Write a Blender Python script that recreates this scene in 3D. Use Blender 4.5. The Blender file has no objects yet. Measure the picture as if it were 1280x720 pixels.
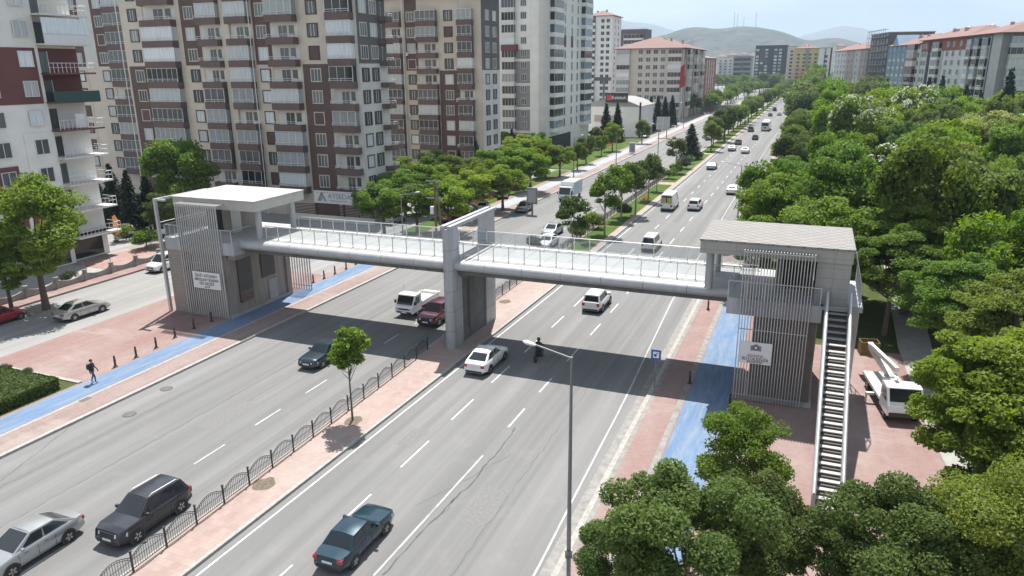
import bpy, math, random
import numpy as np
from mathutils import Vector, Matrix
PI = math.pi
HAZE = 0.00014
sc = bpy.context.scene
COL = sc.collection
RND = random.Random(11)

# ------------------------------------------------------------------ camera
F_PX, YAW, PITCH, ROLL, CAM_H = 917.1, math.radians(22.154), math.radians(16.678), math.radians(-0.5226), 21.0
_fw = Vector((-math.sin(YAW)*math.cos(PITCH), math.cos(YAW)*math.cos(PITCH), -math.sin(PITCH)))
_rt0 = Vector((math.cos(YAW), math.sin(YAW), 0)); _up0 = _rt0.cross(_fw)
_rt = _rt0*math.cos(ROLL) + _up0*math.sin(ROLL); _up = _rt.cross(_fw)
cam = bpy.data.cameras.new('camera'); cam_o = bpy.data.objects.new('camera', cam); COL.objects.link(cam_o)
cam.sensor_width = 36.0; cam.lens = F_PX/1280*36.0; cam.clip_start = 0.1; cam.clip_end = 30000
M = Matrix((( _rt.x, _up.x, -_fw.x, 0), (_rt.y, _up.y, -_fw.y, 0), (_rt.z, _up.z, -_fw.z, CAM_H), (0, 0, 0, 1)))
cam_o.matrix_world = M
sc.camera = cam_o

# ------------------------------------------------------------------ light
SUN_DIR = Vector((-0.15, 0.47, 1.0)).normalized()
SUN_EL = math.asin(SUN_DIR.z); SUN_AZ = math.atan2(SUN_DIR.x, SUN_DIR.y)
world = bpy.data.worlds.new('World'); sc.world = world; world.use_nodes = True
nt = world.node_tree; nt.nodes.clear()
wo = nt.nodes.new('ShaderNodeOutputWorld'); bg = nt.nodes.new('ShaderNodeBackground')
sky = nt.nodes.new('ShaderNodeTexSky'); sky.sky_type = 'NISHITA'; sky.sun_disc = False
sky.sun_elevation = SUN_EL; sky.sun_rotation = SUN_AZ; sky.air_density = 1.0; sky.dust_density = 1.2; sky.altitude = 1000
bg.inputs['Strength'].default_value = 0.064
tc = nt.nodes.new('ShaderNodeTexCoord'); mp = nt.nodes.new('ShaderNodeMapping'); mp.inputs['Scale'].default_value = (1, 1, 4.5)
nz = nt.nodes.new('ShaderNodeTexNoise'); nz.inputs['Scale'].default_value = 2.3; nz.inputs['Detail'].default_value = 7; nz.inputs['Roughness'].default_value = 0.56
cr = nt.nodes.new('ShaderNodeValToRGB'); cr.color_ramp.elements[0].position = 0.40; cr.color_ramp.elements[1].position = 0.66
mx = nt.nodes.new('ShaderNodeMix'); mx.data_type = 'RGBA'
mx.inputs['B'].default_value = (12.6, 13.2, 13.6, 1)
mul = nt.nodes.new('ShaderNodeMath'); mul.operation = 'MULTIPLY'; mul.inputs[1].default_value = 0.8
L = nt.links.new
L(tc.outputs['Generated'], mp.inputs['Vector']); L(mp.outputs['Vector'], nz.inputs['Vector']); L(nz.outputs['Fac'], cr.inputs['Fac'])
L(cr.outputs['Color'], mul.inputs[0]); L(mul.outputs[0], mx.inputs['Factor']); L(sky.outputs['Color'], mx.inputs['A'])
L(mx.outputs['Result'], bg.inputs['Color']); L(bg.outputs[0], wo.inputs['Surface'])
sl = bpy.data.lights.new('sun', 'SUN'); sl.energy = 5.0; sl.angle = math.radians(0.55); sl.color = (1.0, 0.965, 0.91)
so = bpy.data.objects.new('sun', sl); COL.objects.link(so); so.location = (0, 0, 80)
so.rotation_euler = (-SUN_DIR).to_track_quat('-Z', 'Y').to_euler()
sc.view_settings.view_transform = 'Standard'; sc.view_settings.look = 'None'; sc.view_settings.gamma = 1.0
sc.view_settings.use_curve_mapping = False
sc.view_settings.exposure = 0.86
sc.render.engine = 'CYCLES'
cy = sc.cycles
cy.max_bounces = 6; cy.diffuse_bounces = 3; cy.glossy_bounces = 3; cy.transmission_bounces = 4; cy.transparent_max_bounces = 8
cy.use_denoising = True; cy.caustics_reflective = False; cy.caustics_refractive = False
try: cy.denoiser = 'OPENIMAGEDENOISE'
except Exception: pass
cy.sample_clamp_indirect = 8; cy.volume_bounces = 0

# ------------------------------------------------------------------ pixel helpers (photo pixels -> world points, used to read positions)
def ray(px, py): return _fw + _rt*((px-640)/F_PX) - _up*((py-360)/F_PX)
def G(px, py, z=0.0):
    d = ray(px, py); t = (z-CAM_H)/d.z
    return Vector((d.x*t, d.y*t, z))
def AY(px, py, Y):
    d = ray(px, py); t = Y/d.y; return Vector((d.x*t, Y, CAM_H+d.z*t))
def AX(px, py, X):
    d = ray(px, py); t = X/d.x; return Vector((X, d.y*t, CAM_H+d.z*t))

# ------------------------------------------------------------------ materials
MATS = {}
def mat(name, col, rough=0.7, var=0.12, scale=3.0, metal=0.0, bump=0.0, spec=0.5, stretch=None, world=False, coat=0.0, detail=5.0):
    if name in MATS: return MATS[name]
    m = bpy.data.materials.new(name); m.use_nodes = True; t = m.node_tree; b = t.nodes['Principled BSDF']
    b.inputs['Roughness'].default_value = rough; b.inputs['Metallic'].default_value = metal
    b.inputs['Specular IOR Level'].default_value = spec
    if coat: b.inputs['Coat Weight'].default_value = coat; b.inputs['Coat Roughness'].default_value = 0.06
    c = tuple(col)
    if var > 0:
        n = t.nodes.new('ShaderNodeTexNoise'); n.inputs['Scale'].default_value = scale; n.inputs['Detail'].default_value = detail
        n.inputs['Roughness'].default_value = 0.62
        if world:
            g = t.nodes.new('ShaderNodeNewGeometry'); src = g.outputs['Position']
        else:
            g = t.nodes.new('ShaderNodeTexCoord'); src = g.outputs['Object']
        if stretch:
            mpn = t.nodes.new('ShaderNodeMapping'); mpn.inputs['Scale'].default_value = stretch
            t.links.new(src, mpn.inputs['Vector']); src = mpn.outputs['Vector']
        t.links.new(src, n.inputs['Vector'])
        x = t.nodes.new('ShaderNodeMix'); x.data_type = 'RGBA'
        x.inputs['A'].default_value = tuple(v*(1-var) for v in c)+(1,); x.inputs['B'].default_value = tuple(min(1, v*(1+var)) for v in c)+(1,)
        r = t.nodes.new('ShaderNodeMapRange'); r.inputs['From Min'].default_value = 0.3; r.inputs['From Max'].default_value = 0.7
        t.links.new(n.outputs['Fac'], r.inputs['Value']); t.links.new(r.outputs['Result'], x.inputs['Factor'])
        t.links.new(x.outputs['Result'], b.inputs['Base Color'])
        if name in ('pane_mid', 'pane_curtain', 'pane_blue'):
            oi = t.nodes.new('ShaderNodeObjectInfo'); hv = t.nodes.new('ShaderNodeHueSaturation'); rr = t.nodes.new('ShaderNodeMapRange'); rr.inputs['To Min'].default_value = 0.45; rr.inputs['To Max'].default_value = 1.3
            t.links.new(oi.outputs['Random'], rr.inputs['Value']); t.links.new(rr.outputs['Result'], hv.inputs['Value']); t.links.new(x.outputs['Result'], hv.inputs['Color']); t.links.new(hv.outputs['Color'], b.inputs['Base Color'])
        if bump:
            bp = t.nodes.new('ShaderNodeBump'); bp.inputs['Strength'].default_value = bump; bp.inputs['Distance'].default_value = 0.03
            t.links.new(n.outputs['Fac'], bp.inputs['Height']); t.links.new(bp.outputs['Normal'], b.inputs['Normal'])
    else:
        b.inputs['Base Color'].default_value = c+(1,)
    MATS[name] = m
    return m

class NT:
    """small helper for hand-built node materials"""
    def __init__(s, name):
        s.m = bpy.data.materials.new(name); s.m.use_nodes = True; s.t = s.m.node_tree; s.b = s.t.nodes['Principled BSDF']; MATS[name] = s.m
    def n(s, typ, **kw):
        x = s.t.nodes.new(typ)
        for k, v in kw.items():
            if hasattr(x, k): setattr(x, k, v)
            else: x.inputs[k.replace('_', ' ')].default_value = v
        return x
    def l(s, a, b): s.t.links.new(a, b)
    def pos(s, scale=(1, 1, 1), rot=(0, 0, 0)):
        g = s.n('ShaderNodeNewGeometry'); mp_ = s.n('ShaderNodeMapping'); mp_.inputs['Scale'].default_value = scale; mp_.inputs['Rotation'].default_value = rot
        s.l(g.outputs['Position'], mp_.inputs['Vector']); return mp_.outputs['Vector']
    def noise(s, vec, scale, detail=5, rough=0.6):
        x = s.n('ShaderNodeTexNoise'); x.inputs['Scale'].default_value = scale; x.inputs['Detail'].default_value = detail; x.inputs['Roughness'].default_value = rough
        s.l(vec, x.inputs['Vector']); return x.outputs['Fac']
    def ramp(s, fac, lo, hi):
        x = s.n('ShaderNodeMapRange'); x.inputs['From Min'].default_value = lo; x.inputs['From Max'].default_value = hi; s.l(fac, x.inputs['Value']); return x.outputs['Result']
    def mix(s, fac, a, b, mode='MIX'):
        x = s.n('ShaderNodeMix'); x.data_type = 'RGBA'; x.blend_type = mode
        if isinstance(fac, (int, float)): x.inputs['Factor'].default_value = fac
        else: s.l(fac, x.inputs['Factor'])
        for key, v in (('A', a), ('B', b)):
            if isinstance(v, tuple): x.inputs[key].default_value = v+(1,)
            else: s.l(v, x.inputs[key])
        return x.outputs['Result']
    def scalef(s, fac, k):
        x = s.n('ShaderNodeMath'); x.operation = 'MULTIPLY'; s.l(fac, x.inputs[0]); x.inputs[1].default_value = k; return x.outputs[0]
    def done(s, col, rough=0.85, bump=None, bs=0.3, dist=0.02, spec=0.3):
        s.l(col, s.b.inputs['Base Color']); s.b.inputs['Roughness'].default_value = rough; s.b.inputs['Specular IOR Level'].default_value = spec
        if bump is not None:
            x = s.n('ShaderNodeBump'); x.inputs['Strength'].default_value = bs; x.inputs['Distance'].default_value = dist; s.l(bump, x.inputs['Height']); s.l(x.outputs['Normal'], s.b.inputs['Normal'])
        return s.m

def asphalt(name, base, warm=1.0):
    k = NT(name)
    big = k.ramp(k.noise(k.pos((0.25, 0.045, 1)), 1.0, 4), 0.3, 0.7)
    lane = k.ramp(k.noise(k.pos((1.1, 0.012, 1)), 1.0, 3), 0.35, 0.65)
    fine = k.ramp(k.noise(k.pos(), 34.0, 3), 0.3, 0.7)
    blot = k.ramp(k.noise(k.pos(), 0.5, 6, 0.7), 0.56, 0.74)
    a = tuple(v*0.84 for v in base); b = tuple(min(1, v*1.13) for v in base)
    c = k.mix(big, a, b)
    c = k.mix(k.scalef(lane, 0.95), c, tuple(v*0.72 for v in base))
    c = k.mix(k.scalef(fine, 0.30), c, tuple(v*0.66 for v in base))
    c = k.mix(k.scalef(blot, 0.28), c, tuple(v*1.25*w for v, w in zip(base, (1.03, 1.0, 0.95))))
    return k.done(c, 0.88, fine, 0.25, 0.01, 0.25)
def pavers(name, base, mortar, size=(0.22, 0.11), stain=(0.34, 0.30, 0.275), rot=0.0, amount=0.5):
    k = NT(name)
    v = k.pos((1, 1, 1), (0, 0, rot))
    br = k.n('ShaderNodeTexBrick'); br.inputs['Scale'].default_value = 1.0; br.inputs['Brick Width'].default_value = size[0]; br.inputs['Row Height'].default_value = size[1]
    br.inputs['Mortar Size'].default_value = 0.008; br.inputs['Color1'].default_value = base+(1,); br.inputs['Color2'].default_value = tuple(x*0.84 for x in base)+(1,)
    br.inputs['Mortar'].default_value = mortar+(1,); k.l(v, br.inputs['Vector'])
    big = k.ramp(k.noise(k.pos((0.6, 0.12, 1)), 0.6, 6, 0.65), 0.38, 0.68)
    c = k.mix(k.scalef(big, amount), br.outputs['Color'], stain)
    blot = k.ramp(k.noise(k.pos(), 1.7, 6, 0.7), 0.5, 0.75)
    c = k.mix(k.scalef(blot, 0.35), c, tuple(x*0.62 for x in base))
    dust = k.ramp(k.noise(k.pos((0.3, 0.9, 1)), 0.35, 5, 0.7), 0.55, 0.72)
    c = k.mix(k.scalef(dust, 0.45), c, (0.37, 0.33, 0.30))
    return k.done(c, 0.9, br.outputs['Fac'], 0.15, 0.006, 0.2)
def worn_paint(name, paint, under, lo=0.5, hi=0.66, sc1=1.6, rough=0.8):
    k = NT(name)
    w = k.ramp(k.noise(k.pos((1.6, 0.22, 1)), sc1, 8, 0.78), lo, hi)
    big = k.ramp(k.noise(k.pos((0.5, 0.15, 1)), 0.7, 5), 0.3, 0.7)
    c = k.mix(big, tuple(v*0.86 for v in paint), tuple(min(1, v*1.12) for v in paint))
    c = k.mix(w, c, under)
    return k.done(c, rough, None, spec=0.3)
def grass_mat(name, a, b, dry):
    k = NT(name)
    c = k.mix(k.ramp(k.noise(k.pos(), 0.8, 6, 0.65), 0.3, 0.7), a, b)
    c = k.mix(k.ramp(k.noise(k.pos(), 14.0, 3), 0.45, 0.8), c, tuple(v*0.5 for v in a))
    c = k.mix(k.scalef(k.ramp(k.noise(k.pos(), 0.22, 5), 0.5, 0.7), 0.6), c, dry)
    return k.done(c, 0.95, k.noise(k.pos(), 20.0, 3), 0.7, 0.06, 0.1)

def leaf_mat(name, col, alt, trans=0.35):
    m = bpy.data.materials.new(name); m.use_nodes = True; t = m.node_tree; t.nodes.clear(); MATS[name] = m
    o = t.nodes.new('ShaderNodeOutputMaterial'); at = t.nodes.new('ShaderNodeAttribute'); at.attribute_name = 'tint'
    x = t.nodes.new('ShaderNodeMix'); x.data_type = 'RGBA'; x.inputs['A'].default_value = col+(1,); x.inputs['B'].default_value = alt+(1,)
    t.links.new(at.outputs['Fac'], x.inputs['Factor'])
    oi = t.nodes.new('ShaderNodeObjectInfo'); hs = t.nodes.new('ShaderNodeHueSaturation')
    mr = t.nodes.new('ShaderNodeMapRange'); mr.inputs['To Min'].default_value = 0.8; mr.inputs['To Max'].default_value = 1.22
    t.links.new(oi.outputs['Random'], mr.inputs['Value']); t.links.new(mr.outputs['Result'], hs.inputs['Value'])
    mr2 = t.nodes.new('ShaderNodeMapRange'); mr2.inputs['To Min'].default_value = 0.485; mr2.inputs['To Max'].default_value = 0.515
    mt = t.nodes.new('ShaderNodeMath'); mt.operation = 'FRACT'; mt2 = t.nodes.new('ShaderNodeMath'); mt2.operation = 'MULTIPLY'; mt2.inputs[1].default_value = 7.13
    t.links.new(oi.outputs['Random'], mt2.inputs[0]); t.links.new(mt2.outputs[0], mt.inputs[0]); t.links.new(mt.outputs[0], mr2.inputs['Value']); t.links.new(mr2.outputs['Result'], hs.inputs['Hue'])
    t.links.new(x.outputs['Result'], hs.inputs['Color'])
    p = t.nodes.new('ShaderNodeBsdfPrincipled'); p.inputs['Roughness'].default_value = 0.6; p.inputs['Specular IOR Level'].default_value = 0.18
    tr = t.nodes.new('ShaderNodeBsdfTranslucent'); ms = t.nodes.new('ShaderNodeMixShader'); ms.inputs[0].default_value = trans
    t.links.new(hs.outputs['Color'], p.inputs['Base Color'])
    hs2 = t.nodes.new('ShaderNodeHueSaturation'); hs2.inputs['Saturation'].default_value = 1.15; hs2.inputs['Value'].default_value = 1.3; t.links.new(hs.outputs['Color'], hs2.inputs['Color']); t.links.new(hs2.outputs['Color'], tr.inputs['Color'])
    t.links.new(p.outputs[0], ms.inputs[1]); t.links.new(tr.outputs[0], ms.inputs[2]); t.links.new(ms.outputs[0], o.inputs['Surface'])
    return m
def glass_pane(name, tint=(0.85, 0.9, 0.92), alpha=0.2, rough=0.05):
    m = bpy.data.materials.new(name); m.use_nodes = True; t = m.node_tree; t.nodes.clear(); MATS[name] = m
    o = t.nodes.new('ShaderNodeOutputMaterial'); tr = t.nodes.new('ShaderNodeBsdfTransparent'); tr.inputs['Color'].default_value = tint+(1,)
    g = t.nodes.new('ShaderNodeBsdfPrincipled'); g.inputs['Base Color'].default_value = (0.5, 0.53, 0.55, 1); g.inputs['Roughness'].default_value = rough
    ms = t.nodes.new('ShaderNodeMixShader'); ms.inputs[0].default_value = alpha
    t.links.new(tr.outputs[0], ms.inputs[1]); t.links.new(g.outputs[0], ms.inputs[2]); t.links.new(ms.outputs[0], o.inputs['Surface'])
    return m

asphalt('asphalt', (0.216, 0.214, 0.211))
asphalt('asphalt_side', (0.30, 0.295, 0.285))
pavers('pavers_pink', (0.27, 0.165, 0.152), (0.22, 0.17, 0.15))
pavers('pavers_strip', (0.265, 0.19, 0.175), (0.24, 0.19, 0.17), amount=0.65)
pavers('pavers_median', (0.36, 0.265, 0.235), (0.24, 0.20, 0.18), (0.4, 0.4), (0.38, 0.33, 0.30), amount=0.6)
pavers('pavers_yard', (0.34, 0.20, 0.17), (0.22, 0.17, 0.15), (0.3, 0.3))
worn_paint('blue_path', (0.105, 0.178, 0.295), (0.24, 0.265, 0.30), 0.42, 0.74)
worn_paint('blue_path_pale', (0.29, 0.32, 0.36), (0.34, 0.335, 0.33), 0.40, 0.65)
worn_paint('road_white', (0.60, 0.60, 0.58), (0.25, 0.25, 0.25), 0.50, 0.68, 4.0)
worn_paint('edge_white', (0.50, 0.50, 0.485), (0.24, 0.24, 0.24), 0.44, 0.66, 3.0)
grass_mat('grass', (0.055, 0.10, 0.018), (0.085, 0.145, 0.03), (0.16, 0.15, 0.06))
grass_mat('park_soil', (0.06, 0.085, 0.025), (0.09, 0.105, 0.04), (0.16, 0.13, 0.08))
grass_mat('steppe', (0.15, 0.15, 0.08), (0.21, 0.19, 0.12), (0.11, 0.12, 0.07))
mat('kerb', (0.33, 0.315, 0.29), 0.9, 0.2, 4, world=True)
mat('kerb_dark', (0.10, 0.10, 0.10), 0.9, 0.2, 4, world=True)
mat('concrete', (0.36, 0.35, 0.335), 0.85, 0.16, 0.8, world=True, bump=0.1)
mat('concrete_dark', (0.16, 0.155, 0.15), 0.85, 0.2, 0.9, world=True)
mat('stone_grey', (0.235, 0.225, 0.21), 0.9, 0.25, 2.0, world=True)
mat('path_pale', (0.31, 0.30, 0.28), 0.9, 0.15, 2.0, world=True)
mat('deck_white', (0.40, 0.395, 0.38), 0.6, 0.07, 1.5, world=True)
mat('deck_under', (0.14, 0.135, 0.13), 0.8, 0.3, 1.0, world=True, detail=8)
mat('fascia_metal', (0.43, 0.43, 0.435), 0.5, 0.10, 1.2, metal=0.2)
mat('clad_grey', (0.38, 0.385, 0.40), 0.5, 0.17, 1.1, metal=0.1, world=True, stretch=(2, 2, .25), detail=8)
mat('clad_light', (0.44, 0.42, 0.39), 0.6, 0.08, 1.2, world=True)
mat('tower_brown', (0.30, 0.265, 0.235), 0.75, 0.2, 1.3, world=True, stretch=(2, 2, .3), detail=8)
mat('tower_dark', (0.17, 0.15, 0.135), 0.7, 0.12, 1.3, world=True)
mat('steel_light', (0.55, 0.55, 0.55), 0.4, 0.05, 5, metal=0.4)
mat('steel_slat', (0.52, 0.51, 0.50), 0.45, 0.06, 5, metal=0.35)
mat('roof_cream', (0.41, 0.395, 0.365), 0.75, 0.2, 0.6, world=True, detail=9)
mat('dark_metal', (0.035, 0.034, 0.036), 0.5, 0.1, 5)
mat('pole_grey', (0.22, 0.225, 0.23), 0.5, 0.08, 5, metal=0.4)
mat('white_paint', (0.74, 0.74, 0.73), 0.5, 0.04, 5)
mat('black_rubber', (0.022, 0.022, 0.023), 0.75, 0.1, 8)
mat('plastic_black', (0.03, 0.03, 0.032), 0.5, 0.05, 8)
mat('rim', (0.42, 0.43, 0.44), 0.32, 0.0, metal=0.8)
mat('car_glass', (0.018, 0.022, 0.026), 0.06, 0.0, spec=0.6)
mat('headlamp', (0.62, 0.64, 0.66), 0.12, 0.0, coat=0.8)
mat('tail_red', (0.38, 0.02, 0.02), 0.2, 0.0, coat=0.5)
mat('plate', (0.72, 0.72, 0.72), 0.5, 0.0)
mat('ink', (0.06, 0.055, 0.06), 0.7, 0.0)
mat('ink_grey', (0.23, 0.24, 0.27), 0.7, 0.0)
mat('ink_maroon', (0.22, 0.09, 0.08), 0.7, 0.0)
mat('ink_white', (0.78, 0.78, 0.78), 0.6, 0.0)
mat('bark', (0.12, 0.09, 0.065), 0.9, 0.3, 8, bump=0.4)
mat('bark_pale', (0.24, 0.20, 0.16), 0.9, 0.3, 8, bump=0.4)
glass_pane('rail_glass', (0.90, 0.92, 0.93), 0.12)
glass_pane('tower_glass', (0.35, 0.38, 0.40), 0.35)

# ------------------------------------------------------------------ mesh builder
class MB:
    def __init__(s): s.v = []; s.f = []; s.m = []
    def poly(s, pts, m=0):
        i = len(s.v); s.v += [tuple(p) for p in pts]; s.f.append(tuple(range(i, i+len(pts)))); s.m.append(m)
    def hexa(s, p, m=0):
        i = len(s.v); s.v += [tuple(x) for x in p]
        for q in ((0, 3, 2, 1), (4, 5, 6, 7), (0, 1, 5, 4), (1, 2, 6, 5), (2, 3, 7, 6), (3, 0, 4, 7)):
            s.f.append(tuple(i+k for k in q)); s.m.append(m)
    def box(s, x0, x1, y0, y1, z0, z1, m=0):
        s.hexa([(x0, y0, z0), (x1, y0, z0), (x1, y1, z0), (x0, y1, z0), (x0, y0, z1), (x1, y0, z1), (x1, y1, z1), (x0, y1, z1)], m)
    def bar(s, p, q, w, h, m=0, up=(0, 0, 1)):
        p = Vector(p); q = Vector(q); d = (q-p).normalized(); u = Vector(up)
        if abs(d.dot(u)) > 0.98: u = Vector((0, 1, 0))
        a = d.cross(u).normalized()*w/2; b = a.cross(d).normalized()*h/2
        s.hexa([p-a-b, p+a-b, q+a-b, q-a-b, p-a+b, p+a+b, q+a+b, q-a+b], m)
    def tube(s, pts, r, n=8, m=0, caps=True):
        pts = [Vector(p) for p in pts]; rs = r if isinstance(r, (list, tuple)) else [r]*len(pts)
        i0 = len(s.v); prev = None
        for k, p in enumerate(pts):
            d = (pts[min(k+1, len(pts)-1)]-pts[max(k-1, 0)]).normalized()
            a = prev if prev is not None else (Vector((0, 0, 1)) if abs(d.z) < 0.9 else Vector((1, 0, 0)))
            a = (a-d*a.dot(d)); a = a.normalized() if a.length > 1e-6 else d.orthogonal().normalized()
            prev = a; b = d.cross(a)
            for j in range(n):
                t = 2*PI*j/n; s.v.append(tuple(p+(a*math.cos(t)+b*math.sin(t))*rs[k]))
        for k in range(len(pts)-1):
            for j in range(n):
                q = i0+k*n; s.f.append((q+j, q+(j+1) % n, q+n+(j+1) % n, q+n+j)); s.m.append(m)
        if caps:
            s.f.append(tuple(i0+j for j in range(n))[::-1]); s.m.append(m)
            e = i0+(len(pts)-1)*n; s.f.append(tuple(e+j for j in range(n))); s.m.append(m)
    def cyl(s, c, r, h, n=16, m=0, axis='z', r2=None):
        c = Vector(c); d = {'x': Vector((1, 0, 0)), 'y': Vector((0, 1, 0)), 'z': Vector((0, 0, 1))}[axis]
        s.tube([c, c+d*h], [r, r if r2 is None else r2], n, m)
    def loft(s, rings, m=0, close=True, caps=True, mats=None):
        i0 = len(s.v); n = len(rings[0])
        for r in rings: s.v += [tuple(p) for p in r]
        for k in range(len(rings)-1):
            for j in range(n if close else n-1):
                a = i0+k*n; s.f.append((a+j, a+(j+1) % n, a+n+(j+1) % n, a+n+j)); s.m.append(mats[j] if mats else m)
        if caps:
            s.f.append(tuple(i0+j for j in range(n))[::-1]); s.m.append(m)
            e = i0+(len(rings)-1)*n; s.f.append(tuple(e+j for j in range(n))); s.m.append(m)
    def prism(s, poly, z0, z1, m=0):
        s.loft([[(x, y, z0) for x, y in poly], [(x, y, z1) for x, y in poly]], m)
    def extrude_x(s, prof, x0, x1, m=0, mats=None):
        s.loft([[(x0, y, z) for y, z in prof], [(x1, y, z) for y, z in prof]], m, mats=mats)
    def mesh(s, name, mats, smooth=None, origin=(0, 0, 0)):
        me = bpy.data.meshes.new(name); ox, oy, oz = origin
        me.from_pydata([(x-ox, y-oy, z-oz) for x, y, z in s.v] if origin != (0, 0, 0) else s.v, [], s.f)
        for k in mats: me.materials.append(MATS[k] if isinstance(k, str) else k)
        me.polygons.foreach_set('material_index', s.m)
        fix_normals(me)
        if smooth is not None:
            me.polygons.foreach_set('use_smooth', [True]*len(me.polygons)); me.set_sharp_from_angle(angle=math.radians(smooth))
        me.update(); return me
    def build(s, name, mats, parent=None, smooth=None, origin=None, bevel=0, world=True):
        if not isinstance(mats, (list, tuple)): mats = [mats]
        if origin is None:
            origin = tuple(WORLD_LOC.get(parent.name, (0, 0, 0))) if (parent is not None and world) else (0, 0, 0)
        me = s.mesh(name, mats, smooth, origin)
        o = link(name, me, parent)
        if parent is None: o.location = origin
        if bevel:
            b = o.modifiers.new('bevel', 'BEVEL'); b.width = bevel; b.segments = 2; b.limit_method = 'ANGLE'
        return o
import bmesh
def fix_normals(me):
    bm = bmesh.new(); bm.from_mesh(me); bmesh.ops.recalc_face_normals(bm, faces=bm.faces); bm.to_mesh(me); bm.free()
KIDS = {}; WORLD_LOC = {}
def link(name, data, parent=None):
    o = bpy.data.objects.new(name, data); COL.objects.link(o)
    if parent is not None: o.parent = parent; KIDS.setdefault(parent.name, []).append(o)
    return o
def tag(o, label=None, cat=None, group=None, kind=None):
    if label: o['label'] = label
    if cat: o['category'] = cat
    if group: o['group'] = group
    if kind: o['kind'] = kind
    return o
def thing(name, label, cat, loc=(0, 0, 0), rz=0.0, group=None, scale=None):
    o = bpy.data.objects.new(name, None); COL.objects.link(o); o.location = loc; o.rotation_euler = (0, 0, rz); o.empty_display_size = 0.3
    if scale: o.scale = scale
    WORLD_LOC[o.name] = tuple(loc) if rz == 0 and not scale else (0, 0, 0)
    return tag(o, label, cat, group)
def struct(o): o['kind'] = 'structure'; return o
def copy_part(src, parent, loc=None, rz=None, scale=None):
    c = src.copy(); COL.objects.link(c); c.parent = parent; KIDS.setdefault(parent.name, []).append(c)
    if loc is not None: c.location = loc
    if rz is not None: c.rotation_euler = (0, 0, rz)
    if scale is not None: c.scale = scale
    for ch in KIDS.get(src.name, []): copy_part(ch, c)
    return c
def copy_thing(src, label=None, loc=None, rz=None, group=None, scale=None):
    c = src.copy(); COL.objects.link(c)
    if loc is not None: c.location = loc
    if rz is not None: c.rotation_euler = (0, 0, rz)
    if scale is not None: c.scale = scale
    if label: c['label'] = label
    if group: c['group'] = group
    for ch in KIDS.get(src.name, []): copy_part(ch, c)
    return c
def text(name, s, size, loc, rot, m, parent, align='CENTER', ext=0.004, width=None):
    cu = bpy.data.curves.new(name, 'FONT'); cu.body = s; cu.size = size; cu.align_x = align; cu.align_y = 'CENTER'; cu.extrude = ext
    cu.materials.append(MATS[m]); o = link(name, cu, parent); o.location = loc; o.rotation_euler = rot
    bpy.context.view_layer.update()
    me = bpy.data.meshes.new_from_object(o.evaluated_get(bpy.context.evaluated_depsgraph_get())); me.name = name
    KIDS[parent.name].remove(o); bpy.data.objects.remove(o); bpy.data.curves.remove(cu)
    n = len(me.vertices); co = np.empty(n*3, np.float32); me.vertices.foreach_get('co', co); co = co.reshape(-1, 3); w = co[:, 0].max()-co[:, 0].min()
    if width: co[:, 0] *= width/w; me.vertices.foreach_set('co', co.ravel())
    o = link(name, me, parent); o.location = loc; o.rotation_euler = rot
    return o
# ------------------------------------------------------------------ the setting
def interp(tab, y):
    if y <= tab[0][0]: return tab[0][1]
    for (a, p), (b, q) in zip(tab, tab[1:]):
        if y <= b: return p+(q-p)*(y-a)/(b-a)
    return tab[-1][1]
def sheet(name, x0, x1, y0, y1, z, m, kind='structure'):
    b = MB(); b.poly([(x0, y0, z), (x1, y0, z), (x1, y1, z), (x0, y1, z)]); o = b.build(name, m); o['kind'] = kind; return o
def strip(name, lt, rt, ys, z, m, z0=None):
    """sheet (or block down to z0) between two edge curves given as (y, x) tables"""
    b = MB()
    for a, c in zip(ys, ys[1:]):
        la, lc, ra, rc = interp(lt, a), interp(lt, c), interp(rt, a), interp(rt, c)
        b.poly([(la, a, z), (ra, a, z), (rc, c, z), (lc, c, z)])
        if z0 is not None:
            b.poly([(ra, a, z0), (rc, c, z0), (rc, c, z), (ra, a, z)]); b.poly([(la, a, z), (lc, c, z), (lc, c, z0), (la, a, z0)])
    if z0 is not None:
        for y in (ys[0], ys[-1]): b.poly([(interp(lt, y), y, z0), (interp(rt, y), y, z0), (interp(rt, y), y, z), (interp(lt, y), y, z)])
    o = b.build(name, m); return struct(o)
K = lambda x: [(0, x)]
YS = [-12, 0, 10, 20, 30, 42, 52, 66, 85, 105, 131, 165, 220, 300, 400, 520, 730]
CURB = 0.15
# whole country as one sheet out to the horizon
b = MB(); b.poly([(-11000, -600, -0.25), (11000, -600, -0.25), (11000, 15000, -0.25), (-11000, 15000, -0.25)]); struct(b.build('ground', 'steppe'))
sheet('yard_ground', -420, -41.0, -30, 900, -0.10, 'asphalt_side')
sheet('park_ground', -8.6, 220, -30, 740, -0.05, 'park_soil')
struct(strip('road', K(-41.05), K(-8.55), [-12, 30, 66, 131, 300, 740], 0.0, 'asphalt'))
MED_R = [(0, -23.6), (19, -23.4), (40, -22.95), (65, -22.5), (131, -22.4), (716, -22.3)]
MED_L = [(0, -25.75), (19, -25.9), (40, -26.25), (52, -26.6), (87, -26.6), (716, -27.0)]
sh = lambda t, d: [(y, x+d) for y, x in t]
strip('median_kerb', MED_L, MED_R, YS, CURB, 'kerb', -0.02)
strip('median_paving', sh(MED_L, 0.16), sh(MED_R, -0.22), [-12, 0, 10, 20, 30, 42, 52, 62, 76], CURB+0.004, 'pavers_median')
strip('median_grass', sh(MED_L, 0.5), sh(MED_R, -0.95), [78, 85, 105, 131, 136], CURB+0.02, 'grass')
strip('median_grass', sh(MED_L, 0.5), sh(MED_R, -0.95), [139, 165, 188], CURB+0.02, 'grass')
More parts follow.
